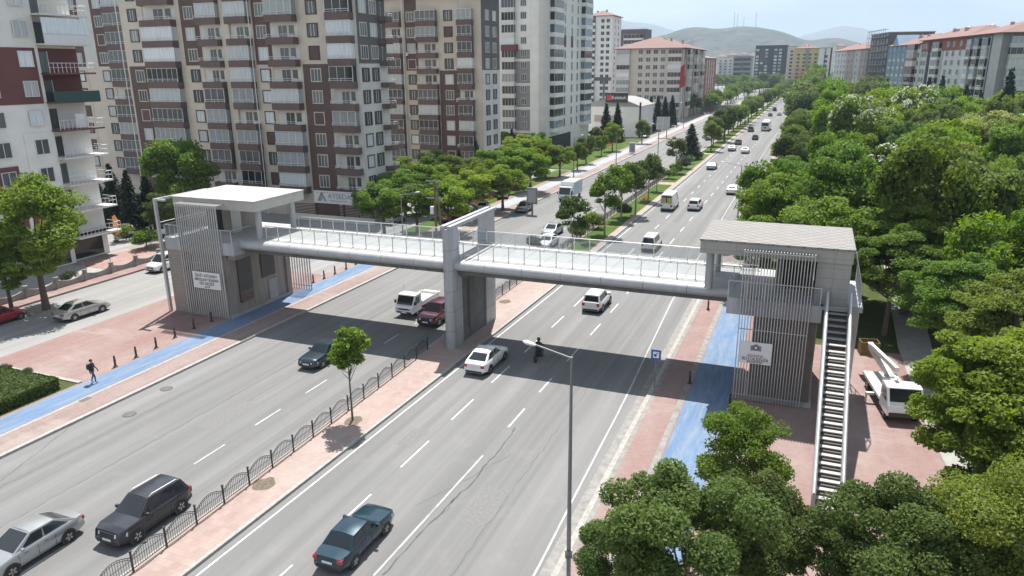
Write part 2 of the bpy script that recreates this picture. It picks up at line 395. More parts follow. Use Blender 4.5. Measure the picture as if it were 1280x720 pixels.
strip('median_grass', sh(MED_L, 0.5), sh(MED_R, -0.95), [191, 220, 300, 400, 520, 730], CURB+0.02, 'grass')
strip('median_paving', sh(MED_L, 0.16), sh(MED_R, -0.22), [76, 105, 131, 165, 220, 300, 400, 520, 730], CURB+0.004, 'pavers_median')
# pavement beside the away carriageway
strip('pavement_kerb', K(-8.6), K(-8.32), [-12, 60, 200, 730], CURB, 'kerb', -0.06)
strip('pavement', K(-8.32), K(14.0), [-12, 58.5], CURB, 'pavers_pink', -0.06)
strip('pavement', K(-8.32), K(-1.0), [58.5, 80], CURB, 'pavers_pink', -0.06)
strip('pavement', K(-8.32), K(-4.6), [80, 200, 730], CURB, 'pavers_strip', -0.06)
strip('pavement_border', K(-8.3), K(-8.05), [-12, 730], CURB+0.004, 'stone_grey')
strip('pavement_border', K(-6.5), K(-6.15), [-12, 730], CURB+0.004, 'stone_grey')
strip('cycle_path', K(-6.05), K(-3.45), [-12, 79], CURB+0.005, 'blue_path')
strip('gutter', K(-9.15), K(-8.62), [-12, 66, 200], 0.004, 'stone_grey')
strip('footpath', [(30, 9.5), (46, 8.0), (60, 7.6), (90, 8.5)], [(30, 12.5), (46, 10.6), (60, 10.0), (90, 11)], [30, 38, 46, 53, 60, 75, 90], CURB+0.012, 'path_pale')
# pavement, cycle path and plaza beside the oncoming carriageway
strip('pavement_kerb', K(-41.3), K(-41.0), [-12, 60, 200, 730], CURB, 'kerb', -0.06)
strip('pavement', K(-56.0), K(-41.3), [-12, 33, 62], CURB, 'pavers_pink', -0.06)
strip('pavement', K(-47.0), K(-41.3), [62, 120, 240, 420], CURB, 'pavers_strip', -0.06)
strip('pavement_border', K(-43.55), K(-43.32), [-12, 420], CURB+0.005, 'kerb')
strip('cycle_path', K(-45.75), K(-43.6), [-12, 70], CURB+0.005, 'blue_path')
strip('cycle_path', K(-45.75), K(-43.6), [70, 120, 240, 420], CURB+0.005, 'blue_path_pale')
strip('pavement_strip', K(-43.3), K(-41.5), [-12, 66], CURB+0.005, 'pavers_strip')
sheet('planting_bed', -56, -46.0, -12, 32.3, CURB+0.01, 'park_soil')
b = MB(); b.box(-55.9, -45.9, 32.3, 32.6, 0, CURB+0.09); struct(b.build('bed_kerb', 'kerb'))
strip('side_pavement', K(-69.0), K(-67.2), [20, 45, 72], CURB, 'pavers_pink', -0.12)
strip('side_street', K(-67.2), K(-56.0), [-12, 40, 72], -0.03, 'asphalt_side')
sheet('courtyard', -77.5, -69.2, 20, 64, 0.02, 'path_pale')
sheet('forecourt', -76.9, -69.2, 56, 72, 0.05, 'pavers_yard')
sheet('verge', -50.5, -47.0, 84, 150, 0.02, 'grass'); sheet('verge', -63, -47.0, 152, 225, 0.02, 'grass')
# painted markings
b = MB()
def paint(x0, x1, y0, y1, m=0, z=0.006): b.poly([(x0-0.052, y0, z), (x0+0.052, y0, z), (x1+0.052, y1, z), (x1-0.052, y1, z)], m)
LN1 = [(20, -19.62), (25, -19.4), (31, -19.3), (40, -19.2), (58, -18.9), (130, -18.6), (720, -18.4)]
LN2 = [(22, -15.8), (34, -15.58), (43, -15.5), (61, -15.3), (130, -15.2), (720, -15.2)]
LNB = [(15, -23.05), (20, -22.98), (23.4, -22.85), (41.6, -22.5), (64.5, -22.07), (131, -21.9), (720, -21.8)]
LNC = [(10, -9.25), (25, -9.32), (31.6, -9.53), (44, -9.85), (53, -10.25), (66, -10.8), (130, -11.3), (720, -11.5)]
y = 12.6
while y < 700:
    l = 3.2 if y < 66 else 3.0
    paint(interp(LN1, y), interp(LN1, y+l), y, y+l)
    y += 6.1 if y < 66 else 7.5
for a, c in ((22.6, 26.0), (26.0, 30.2), (30.2, 33.7), (37.4, 40.1), (42.8, 45.3), (48.7, 51.5), (54.7, 57.6), (60.9, 63.6)): paint(interp(LN2, a), interp(LN2, c), a, c, 1 if a < 31 else 0)
y = 67.0
while y < 700: paint(interp(LN2, y), interp(LN2, y+3), y, y+3); y += 7.5
y = 2.0
while y < 420: paint(-30.25, -30.25, y, y+2.4, 1); y += 5.0
ys = list(range(-10, 70, 4))+list(range(70, 720, 30))
for a, c in zip(ys, ys[1:]):
    paint(interp(LNB, a), interp(LNB, c), a, c, 1 if a > 70 else 0); paint(interp(LNC, a), interp(LNC, c), a, c, 1)
struct(b.build('road_markings', ['road_white', 'edge_white']))
# repaired patches and darker wheel tracks
mat('asphalt_patch', (0.165, 0.163, 0.16), 0.9, 0.16, 6, world=True); mat('asphalt_stain', (0.175, 0.172, 0.168), 0.88, 0.2, 0.8, world=True, stretch=(2.5, .25, 1))
b = MB()
for x0, x1, y0, y1 in ((-37.9, -36.6, 12.5, 19.0), (-33.6, -32.2, 30.5, 34.5), (-14.2, -12.9, 27.5, 31.0), (-20.9, -19.9, 33.0, 35.2), (-36.0, -34.8, 70, 78), (-17.6, -16.2, 96, 103)): b.poly([(x0, y0, .0025), (x1, y0, .0025), (x1+.1, y1, .0025), (x0+.05, y1, .0025)])
struct(b.build('asphalt_patch', 'asphalt_patch'))
# cracks and repaired seams in the asphalt
mat('tar', (0.09, 0.09, 0.092), 0.9, 0.2, 5, world=True)
b = MB()
def crack(pts, w=0.05):
    r = random.Random(len(pts)*7+int(pts[0][0]*10)); q = []
    for (x0, y0), (x1, y1) in zip(pts, pts[1:]):
        n = max(2, int(math.hypot(x1-x0, y1-y0)/0.45))
        q += [(x0+(x1-x0)*i/n+r.uniform(-.07, .07), y0+(y1-y0)*i/n) for i in range(n)]
    q.append(pts[-1])
    for (x0, y0), (x1, y1) in zip(q, q[1:]):
        ww = w*r.uniform(0.5, 1.3)/2; b.poly([(x0-ww, y0, 0.004), (x0+ww, y0, 0.004), (x1+ww, y1, 0.004), (x1-ww, y1, 0.004)])
P = lambda *px: [tuple(G(*p)[:2]) for p in px]
crack(P((645, 535), (622, 566), (604, 585), (590, 604), (570, 622), (546, 648), (520, 672), (490, 706), (478, 719)), 0.09)
crack(P((570, 622), (565, 628), (560, 636), (545, 650)), 0.05)
crack(P((640, 567), (600, 590), (560, 612), (520, 632)), 0.035)
crack(P((330, 345), (245, 420), (170, 470), (60, 555), (0, 602)), 0.05)
crack([(-34.6, 0), (-34.5, 25), (-34.7, 60), (-34.6, 110)], 0.05); crack([(-38.0, 5), (-38.1, 40), (-37.9, 90)], 0.04)
crack([(-12.6, 8), (-12.7, 30), (-12.5, 60), (-12.8, 130)], 0.035)
struct(b.build('road_crack', 'tar'))
# far hills
k = NT('hill_scrub'); v = k.pos()
c = k.mix(k.ramp(k.noise(v, 0.004, 8, 0.7), 0.42, 0.62), (0.060, 0.068, 0.056), (0.112, 0.110, 0.094))
c = k.mix(k.ramp(k.noise(v, 0.02, 8, 0.75), 0.50, 0.60), c, (0.03, 0.045, 0.028))
k.done(k.mix(k.ramp(k.noise(v, 0.011, 6, 0.7), 0.60, 0.68), c, (0.21, 0.19, 0.16)), 0.95, None, spec=0.1)
mat('mountain_rock', (0.12, 0.13, 0.12), 0.95, 0.3, 0.002, world=True)
def ridge(name, tab, Rr, depth, m, rough, seed):
    r = random.Random(seed); b = MB(); xs = list(range(tab[0][0], tab[-1][0]+1, 6)); nd = 16
    ph = [(r.uniform(0.02, 0.12), r.uniform(0, 6.28), r.uniform(0.3, 1)) for _ in range(9)]
    rows = []
    for i in range(nd+1):
        t = i/nd; row = []
        for px in xs:
            d = ray(px, interp(tab, px)); h = math.hypot(d.x, d.y); top = CAM_H + d.z/h*Rr
            rr = Rr + (t-0.55)*depth
            w = max(0.0, 1-abs(t-0.55)/(0.55 if t < 0.55 else 0.45)); w = w*w*(3-2*w)
            k = sum(a*math.sin(px*f+p+t*9*a) for f, p, a in ph)*rough*(0.25+w)*(0 if w == 0 else 1)*(1-w*0.75)
            row.append((d.x/h*rr, d.y/h*rr, max(-3, (top*w + k)) if w > 0 else -3))
        rows.append(row)
    b.loft(rows, close=False, caps=False)
    return struct(b.build(name, m, smooth=180))
ridge('hills', [(560, 74), (690, 70), (740, 64), (770, 58), (800, 50), (830, 42), (850, 38), (880, 36.5), (920, 36), (950, 37), (985, 42), (1020, 48), (1060, 51), (1090, 53), (1150, 58), (1280, 66), (1500, 74)], 3300, 2600, 'hill_scrub', 14, 3)
ridge('mountains', [(560, 60), (640, 40), (700, 26), (740, 20), (775, 24), (800, 28), (830, 35), (870, 44), (920, 60), (975, 62), (1005, 42), (1030, 37), (1055, 33), (1080, 36), (1100, 44), (1130, 56), (1200, 66), (1400, 72)], 9000, 5000, 'mountain_rock', 20, 5)

# the air between here and the hills
hz = bpy.data.materials.new('haze'); hz.use_nodes = True; hz.node_tree.nodes.clear()
o_ = hz.node_tree.nodes.new('ShaderNodeOutputMaterial'); v_ = hz.node_tree.nodes.new('ShaderNodeVolumePrincipled')
v_.inputs['Color'].default_value = (0.62, 0.78, 0.95, 1); v_.inputs['Density'].default_value = HAZE; v_.inputs['Anisotropy'].default_value = 0.2
hz.node_tree.links.new(v_.outputs[0], o_.inputs['Volume'])
if HAZE > 0:
    b = MB(); b.box(-11100, 11100, -700, 15100, -4.2, 760); b.build('haze', hz)['kind'] = 'stuff'
# ------------------------------------------------------------------ footbridge
BR = thing('footbridge', 'pale concrete footbridge with steel railings spanning the wide avenue', 'footbridge', (-24.6, 51.2, 0))
X0, X1 = -45.4, -3.9
prof = [(48.3, 7.12), (54.1, 7.12), (54.1, 6.6), (53.4, 6.2), (49.0, 6.2), (48.3, 6.6)]
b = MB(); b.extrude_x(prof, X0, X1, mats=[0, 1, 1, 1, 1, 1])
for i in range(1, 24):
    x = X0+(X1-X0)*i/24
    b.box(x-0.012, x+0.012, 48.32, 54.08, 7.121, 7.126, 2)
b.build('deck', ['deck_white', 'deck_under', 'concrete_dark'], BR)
def nose(ys, sgn):
    b = MB(); p = []
    for k in range(9):
        a = PI/2 - PI*k/8*0.92
        p.append((ys + sgn*0.5*math.cos(a), 6.72+0.40*math.sin(a)))
    p = [(ys-sgn*0.1, 7.118)] + p + [(ys-sgn*0.1, 6.34)]
    n = 14
    for i in range(n):
        a = X0+(X1-X0)*i/n; c = X0+(X1-X0)*(i+1)/n-0.025
        b.extrude_x(p, a, c)
    b.build('fascia', 'fascia_metal', BR, smooth=40)
nose(48.3, -1); nose(54.1, 1)
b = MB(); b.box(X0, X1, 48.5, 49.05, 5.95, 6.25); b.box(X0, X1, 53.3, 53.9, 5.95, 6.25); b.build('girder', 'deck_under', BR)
RAILY = (49.15, 53.55)
proto = None; gproto = None
for Y in RAILY:
    r = MB(); r.tube([(X0+2.6, Y, 8.27), (X1+1.2, Y, 8.27)], 0.035, 8); r.tube([(X0+2.6, Y, 7.34), (X1+1.2, Y, 7.34)], 0.018, 6)
    r.build('handrail', 'steel_light', BR, smooth=60)
    n = 32; xa, xb = X0+2.7, X1+1.1
    for i in range(n+1):
        x = xa+(xb-xa)*i/n
        if proto is None:
            q = MB(); q.box(-0.03, 0.03, -0.03, 0.03, 0, 1.13); q.box(-0.07, 0.07, -0.06, 0.06, 0, 0.02)
            proto = q.build('post', 'steel_light', BR, world=False)
            g = MB(); w = (xb-xa)/n; g.box(0.05, w-0.05, -0.005, 0.005, 0.28, 1.08); gproto = g.build('glass_panel', 'rail_glass', BR, world=False)
            o, g2 = proto, gproto
        else: o = copy_part(proto, BR); g2 = copy_part(gproto, BR) if i < n else None
        lx = (x+24.6, Y-51.2, 7.12); o.location = lx
        if g2: g2.location = lx
def pylon(y0, y1, sgn, m):
    # slab with a rounded outer nose; a little wider at the foot
    b = MB(); rings = []
    for z, g in ((0.0, 0.0), (6.0, 0.06), (7.2, 0.3), (9.62, 0.5)):
        xs0, xs1 = -25.0, -24.15
        ya, yb = (y0, y1-g) if sgn < 0 else (y0+g, y1)
        pts = []
        if sgn < 0:
            for k in range(7):
                a = PI + PI*k/6; pts.append((-24.575+0.425*math.cos(a), ya+0.42+0.42*math.sin(a)))
            pts += [(xs1, yb), (xs0, yb)]
        else:
            for k in range(7):
                a = PI*k/6; pts.append((-24.575+0.425*math.cos(a), yb-0.42+0.42*math.sin(a)))
            pts += [(xs0, ya), (xs1, ya)]
        rings.append([(px, py, z) for px, py in pts])
    b.loft(rings)
    for z in (1.6, 3.2, 4.8, 6.4, 8.0):
        i = max(j for j in range(3) if rings[j][0][2] <= z); f = (z-rings[i][0][2])/(rings[i+1][0][2]-rings[i][0][2])
        ring = [(p[0]+(q[0]-p[0])*f, p[1]+(q[1]-p[1])*f) for p, q in zip(rings[i], rings[i+1])]; cx = sum(p[0] for p in ring)/len(ring); cy_ = sum(p[1] for p in ring)/len(ring)
        g = [(cx+(x-cx)*1.008, cy_+(y-cy_)*1.004) for x, y in ring]; b.loft([[(x, y, z-.014) for x, y in g], [(x, y, z+.014) for x, y in g]], 1)
    return b.build('pylon', [m, 'concrete_dark'], BR, smooth=30)
pylon(47.35, 49.1, -1, 'clad_grey'); pylon(53.6, 55.9, 1, 'clad_grey')
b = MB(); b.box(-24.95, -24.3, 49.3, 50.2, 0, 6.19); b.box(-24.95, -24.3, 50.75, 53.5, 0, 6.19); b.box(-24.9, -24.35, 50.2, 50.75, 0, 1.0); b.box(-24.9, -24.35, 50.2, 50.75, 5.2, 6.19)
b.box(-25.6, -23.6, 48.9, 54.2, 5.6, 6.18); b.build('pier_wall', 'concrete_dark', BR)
b = MB()
for xa, xb_ in ((-25.02, -24.68), (-24.47, -24.13)): b.box(xa, xb_, 47.4, 55.9, 9.62, 9.86)
b.box(-24.66, -24.49, 47.6, 55.7, 9.5, 9.7, 1); b.build('tie_beam', ['clad_grey', 'concrete_dark'], BR)
b = MB()
for x in (-23.75, -23.35): b.box(x-0.06, x+0.06, 48.2, 54.2, 7.124, 7.16)
b.build('expansion_joint', 'concrete_dark', BR)

# ------------------------------------------------------------------ stair and lift towers
k = NT('tower_panel'); v = k.pos((1, 1, 1), (PI/2, 0, 0))
br = k.n('ShaderNodeTexBrick'); br.offset = 0.0; br.inputs['Scale'].default_value = 1.0; br.inputs['Brick Width'].default_value = 1.9; br.inputs['Row Height'].default_value = 0.62; br.inputs['Mortar Size'].default_value = 0.012
br.inputs['Color1'].default_value = (0.37, 0.35, 0.325, 1); br.inputs['Color2'].default_value = (0.385, 0.362, 0.338, 1); br.inputs['Mortar'].default_value = (0.22, 0.21, 0.20, 1); k.l(v, br.inputs['Vector'])
k.done(k.mix(k.scalef(k.ramp(k.noise(k.pos((2, 2, .25)), 1.2, 8, .7), .4, .75), .4), br.outputs['Color'], (0.27, 0.255, 0.24)), 0.65)
k = NT('roof_tile'); v = k.pos((1, 1, 1), (0, 0, 0.75))
br = k.n('ShaderNodeTexBrick'); br.offset = 0.0; br.inputs['Scale'].default_value = 1.0; br.inputs['Brick Width'].default_value = 0.62; br.inputs['Row Height'].default_value = 0.62; br.inputs['Mortar Size'].default_value = 0.035
br.inputs['Color1'].default_value = (0.235, 0.222, 0.208, 1); br.inputs['Color2'].default_value = (0.26, 0.248, 0.232, 1); br.inputs['Mortar'].default_value = (0.14, 0.132, 0.125, 1); k.l(v, br.inputs['Vector'])
k.done(br.outputs['Color'], 0.8)
k = NT('brown_block'); v = k.pos((1, 1, 1), (PI/2, 0, 0))
br = k.n('ShaderNodeTexBrick'); br.inputs['Scale'].default_value = 1.0; br.inputs['Brick Width'].default_value = 0.6; br.inputs['Row Height'].default_value = 0.3; br.inputs['Mortar Size'].default_value = 0.012
br.inputs['Color1'].default_value = (0.33, 0.29, 0.255, 1); br.inputs['Color2'].default_value = (0.30, 0.265, 0.235, 1); br.inputs['Mortar'].default_value = (0.22, 0.19, 0.17, 1); k.l(v, br.inputs['Vector'])
k.done(br.outputs['Color'], 0.8)
def tower(t, sx, x0, yf, yr0, yr1, lv, roof_mat, slat_step, body_u, dark):
    X = lambda u: x0+sx*u
    def bx(b, u0, u1, y0, y1, z0, z1, m=0): b.box(min(X(u0), X(u1)), max(X(u0), X(u1)), y0, y1, z0, z1, m)
    l0, l1 = lv
    # roof
    b = MB(); bx(b, 0, 8.9, yr0, yr1, 9.66, 10.45); b.build('fascia', 'clad_light' if sx < 0 else 'tower_panel', t)
    b = MB(); bx(b, -0.06, 8.96, yr0-0.06, yr1+0.06, 10.45, 10.56); b.build('roof', roof_mat, t)
    for yy in (yr0+1.0, yr1-1.1):
        b = MB(); b.cyl((X(0.55), yy, 7.1), 0.26, 2.56, 16); b.build('column', 'clad_grey', t, smooth=40)
    # deck-level slab and its edge band
    b = MB(); bx(b, 1.9, 7.5, yf+0.15, yr1+0.8, 5.9, 6.98); b.build('slab', 'clad_grey', t)
    b = MB(); bx(b, 1.95, 7.4, yf+0.3, yr1+0.7, 6.98, 7.05); b.build('landing_floor', 'deck_white', t)
    # lobby above
    b = MB(); bx(b, 4.6, 6.8, yr0+1.5, yr1-0.8, 7.05, 9.66); b.build('lift_lobby', dark, t)
    b = MB(); bx(b, 4.55, 4.6, yr0+2.1, yr0+3.3, 7.06, 9.2); b.build('lift_door', 'steel_light', t)
    b = MB(); bx(b, 5.0, 6.6, yr0+1.44, yr0+1.5, 7.4, 9.3); b.build('window', 'car_glass', t)
    # lower body
    u0, u1 = body_u
    b = MB(); bx(b, u0, u1, yf+0.5, yr1+0.4, CURB, 5.9); b.build('wall', dark, t)
    b = MB(); bx(b, u0-0.25, u1+0.2, yf+0.2, yr1+0.7, CURB, CURB+0.25); b.build('plinth', 'concrete', t)
    # front railing at deck level
    b = MB(); b.tube([(X(1.95), yf+0.1, 8.1), (X(7.4), yf+0.1, 8.1)], 0.035); b.tube([(X(1.95), yf+0.1, 8.1), (X(1.95), yr0+1.4, 8.1)], 0.035)
    b.build('handrail', 'steel_light', t, smooth=60)
    for i in range(6):
        b = MB(); u = 1.95+i*1.08; b.box(X(u)-0.025, X(u)+0.025, yf+0.07, yf+0.13, 6.98, 8.1); b.build('post', 'steel_light', t)
    b = MB(); bx(b, 2.05, 7.3, yf+0.095, yf+0.105, 7.1, 8.0); b.build('glass_panel', 'rail_glass', t)
    # louvre screen in front, bending back over the top
    n = int((l1-l0)/slat_step); first = None
    fr = MB(); bx(fr, l0, l0+0.03, yf+0.04, yf+0.06, 0.2, 10.0); bx(fr, l1-0.03, l1, yf+0.04, yf+0.06, 0.2, 10.0)
    for z in (0.5, 5.0, 8.1, 10.0): bx(fr, l0, l1, yf+0.03, yf+0.07, z, z+0.05)
    frame = fr.build('louvre_frame', 'steel_light', t)
    for i in range(n+1):
        u = l0+(l1-l0)*i/n
        if first is None:
            q = MB(); hw = 0.05 if sx > 0 else 0.085
            q.box(-hw/2, hw/2, -0.06, 0.03, CURB+0.05, 10.16); q.box(-hw/2, hw/2, 0.03, yr0-yf+0.2 if sx < 0 else 1.4, 10.1, 10.16)
            first = q.build('slat', 'steel_slat', frame, world=False); o = first
            FO = Vector(WORLD_LOC[t.name])
        else: o = copy_part(first, frame)
        o.location = (X(u)-FO.x, yf-FO.y, 0)
    return X, bx
TR = thing('stair_tower', 'grey stair tower with tiled flat roof and steep open stair toward the trees', 'stair tower', (-1.5, 50, 0))
X, bx = tower(TR, 1, -6.0, 46.1, 46.5, 53.1, (2.75, 6.8), 'roof_tile', 0.17, (3.6, 7.3), 'tower_dark')
b = MB(); bx(b, 6.95, 8.85, 46.6, 52.9, 7.0, 9.66); b.build('wall', 'tower_panel', TR)
b = MB(); bx(b, 6.5, 7.35, 46.62, 47.2, CURB, 5.9); b.build('pillar', 'brown_block', TR)
b = MB(); bx(b, 7.3, 8.9, 46.3, 48.2, 6.75, 6.98); b.build('stair_landing', 'deck_white', TR)
# lattice cage on the outer side
b = MB()
for y in (46.6, 47.6, 48.6, 49.6, 50.6, 51.6, 52.6): b.tube([(X(9.55), y, CURB), (X(9.55), y, 8.3), (X(9.0), y, 10.4)], 0.035, 6)
for z in (1.2, 3.0, 4.8, 6.6, 8.3): b.tube([(X(9.55), 46.6, z), (X(9.55), 52.6, z)], 0.03, 6)
b.build('lattice', 'steel_light', TR, smooth=60)
b = MB(); bx(b, 8.9, 9.75, 46.6, 52.7, 6.7, 7.05); b.build('side_gutter', 'clad_grey', TR)
# the open stair
yt, yb, zt, zb = 46.4, 34.3, 6.9, CURB
for u in (7.72, 9.0):
    b = MB(); w = 0.09
    b.loft([[(X(u)-w, yt, zt-0.45), (X(u)+w, yt, zt-0.45), (X(u)+w, yt, zt+0.95), (X(u)-w, yt, zt+0.95)], [(X(u)-w, yb, zb), (X(u)+w, yb, zb), (X(u)+w, yb, zb+0.95), (X(u)-w, yb, zb+0.95)]])
    b.build('stringer', 'clad_grey', TR)
    b = MB(); b.tube([(X(u), yt, zt+1.0), (X(u), yb, zb+1.0)], 0.075, 8); b.build('handrail', 'steel_light', TR, smooth=60)
ns = 27; first = None; FO = Vector(WORLD_LOC[TR.name])
for i in range(ns):
    f = (i+0.5)/ns; y = yt+(yb-yt)*f; z = zt+(zb-zt)*(i+1)/(ns+1)
    if first is None:
        q = MB(); q.box(-0.55, 0.55, -0.15, 0.12, -0.05, 0); first = q.build('step', 'deck_white', TR, world=False); o = first
    else: o = copy_part(first, TR)
    o.location = (X(8.36)-FO.x, y-FO.y, z)
b = MB(); b.loft([[(X(7.8), yt, zt-0.5), (X(8.9), yt, zt-0.5), (X(8.9), yt, zt-0.35), (X(7.8), yt, zt-0.35)], [(X(7.8), yb+0.4, zb-0.05), (X(8.9), yb+0.4, zb-0.05), (X(8.9), yb+0.4, zb+0.02), (X(7.8), yb+0.4, zb+0.02)]]); b.build('stair_soffit', 'tower_dark', TR)
TL = thing('stair_tower', 'brown and grey stair tower with smooth cream flat roof beside the blue path', 'stair tower', (-48, 51, 0))
X, bx = tower(TL, -1, -42.7, 46.95, 48.0, 54.6, (3.2, 7.6), 'roof_cream', 0.24, (3.2, 7.0), 'tower_brown')
b = MB(); bx(b, 7.75, 9.6, 47.3, 53.5, CURB, 5.9); b.build('wall', 'brown_block', TL)
b = MB(); bx(b, 7.6, 9.65, 47.2, 53.6, 5.9, 7.0); b.build('edge_band', 'clad_grey', TL)
b = MB(); b.tube([(X(7.7), 47.3, 8.1), (X(9.6), 47.3, 8.1), (X(9.6), 53.4, 8.1)], 0.035)
for u in (7.8, 8.4, 9.0, 9.55): b.tube([(X(u), 47.3, 7), (X(u), 47.3, 8.1)], 0.025)
b.build('handrail', 'steel_light', TL, smooth=60)
b = MB(); bx(b, 7.75, 9.5, 47.295, 47.305, 7.05, 8.0); b.build('glass_panel', 'rail_glass', TL)
b = MB(); bx(b, 9.75, 9.98, 46.85, 47.1, CURB, 10.2); bx(b, 9.75, 9.98, 46.85, 53.0, 10.2, 10.42)
for y in (49, 51, 53): b.tube([(X(9.86), y, CURB), (X(9.86), y, 10.2)], 0.04, 6)
for z in (1.5, 3.2, 4.9, 6.6, 8.3): b.tube([(X(9.86), 47.0, z), (X(9.86), 53.0, z)], 0.03, 6)
bx(b, 8.8, 9.9, 47.0, 47.2, 10.22, 10.4)
b.build('lattice', 'steel_light', TL, smooth=60)
# glazing and door on the wall that faces the road
for y0, y1, z0, z1, nm in ((48.6, 50.3, 1.2, 5.2, 'window'), (51.6, 53.4, 2.7, 5.2, 'window'), (52.4, 53.5, CURB+0.25, 2.35, 'door')):
    b = MB(); bx(b, 3.10, 3.2, y0, y1, z0, z1); wdw = b.build(nm, 'concrete' if nm == 'door' else 'car_glass', TL)
    b = MB(); bx(b, 3.06, 3.19, y0-0.07, y0, z0, z1); bx(b, 3.06, 3.19, y1, y1+0.07, z0, z1); bx(b, 3.06, 3.19, y0-0.07, y1+0.07, z1, z1+0.07)
    if nm == 'window':
        for q in (1, 2): zz = z0+(z1-z0)*q/3; bx(b, 3.06, 3.098, y0, y1, zz, zz+0.05)
    b.build('frame', 'steel_light', wdw)
b = MB(); bx(b, 2.3, 3.1, 47.6, 55.0, 5.4, 5.9); b.build('beam', 'tower_brown', TL)
n = 9; first = None; FO = Vector(WORLD_LOC[TL.name]); fr = MB(); bx(fr, 1.9, 4.6, 57.04, 57.08, 0.5, 0.58); bx(fr, 1.9, 4.6, 57.04, 57.08, 5.2, 5.28); fr_o = fr.build('louvre_frame', 'steel_light', TL)
for i in range(n+1):
    if first is None: q = MB(); q.box(-0.05, 0.05, -0.05, 0.03, CURB, 5.9); first = q.build('slat', 'steel_slat', fr_o, world=False); o = first
    else: o = copy_part(first, fr_o)
    o.location = (X(1.9+2.7*i/n)-FO.x, 57.0-FO.y, 0)
b = MB(); bx(b, 3.0, 4.2, 54.9, 55.5, CURB, 5.9); b.build('pillar', 'brown_block', TL)
# sign boards hung on the louvres
S = thing('sign_board', 'white sign board with four lines of dark writing on the slatted screen', 'sign', (-47.65, 46.8, 3.55))
b = MB(); b.box(-49.15, -46.15, 46.74, 46.84, 2.82, 4.3); b.build('board', 'white_paint', S, bevel=0.01)
rx = (PI/2, 0, 0)
for s_, z, sz, w in (('ŞEHİT ASTSUBAY', 3.98, 0.36, 2.45), ('ABDULLAH YAŞARAN', 3.62, 0.36, 2.65), ('ÜST GEÇİDİ', 3.27, 0.36, 1.6), ('2018', 2.98, 0.22, 0.6)):
    text('lettering', s_, sz, (0, -0.075, z-3.55), rx, 'ink', S, width=w)
S = thing('sign_board', 'white council sign board with an emblem above maroon writing', 'sign', (-2.08, 45.98, 3.55))
b = MB(); b.box(-3.05, -1.1, 45.93, 46.02, 2.83, 4.27); b.build('board', 'white_paint', S, bevel=0.01)
text('lettering', 'KONYA', 0.26, (0, -0.065, 3.36-3.55), rx, 'ink_maroon', S, width=0.9)
text('lettering', 'BÜYÜKŞEHİR', 0.30, (0, -0.065, 3.13-3.55), rx, 'ink_maroon', S, width=1.6)
text('lettering', 'BELEDİYESİ', 0.18, (0, -0.065, 2.95-3.55), rx, 'ink', S, width=0.95)
b = MB()
b.tube([(-2.08, 45.925, 3.9), (-2.08, 45.905, 3.9)], 0.17, 20)
b.box(-2.4, -2.22, 45.905, 45.925, 3.72, 4.05, 1); b.box(-1.94, -1.76, 45.905, 45.925, 3.72, 4.05, 1); b.tube([(-2.08, 45.905, 3.92), (-2.08, 45.89, 3.92)], 0.08, 14, 2)
b.poly([(-2.3, 45.9, 4.06), (-1.86, 45.9, 4.06), (-2.08, 45.9, 4.18)], 1)
b.build('emblem', ['ink_maroon', 'ink_grey', 'ink_white'], S)
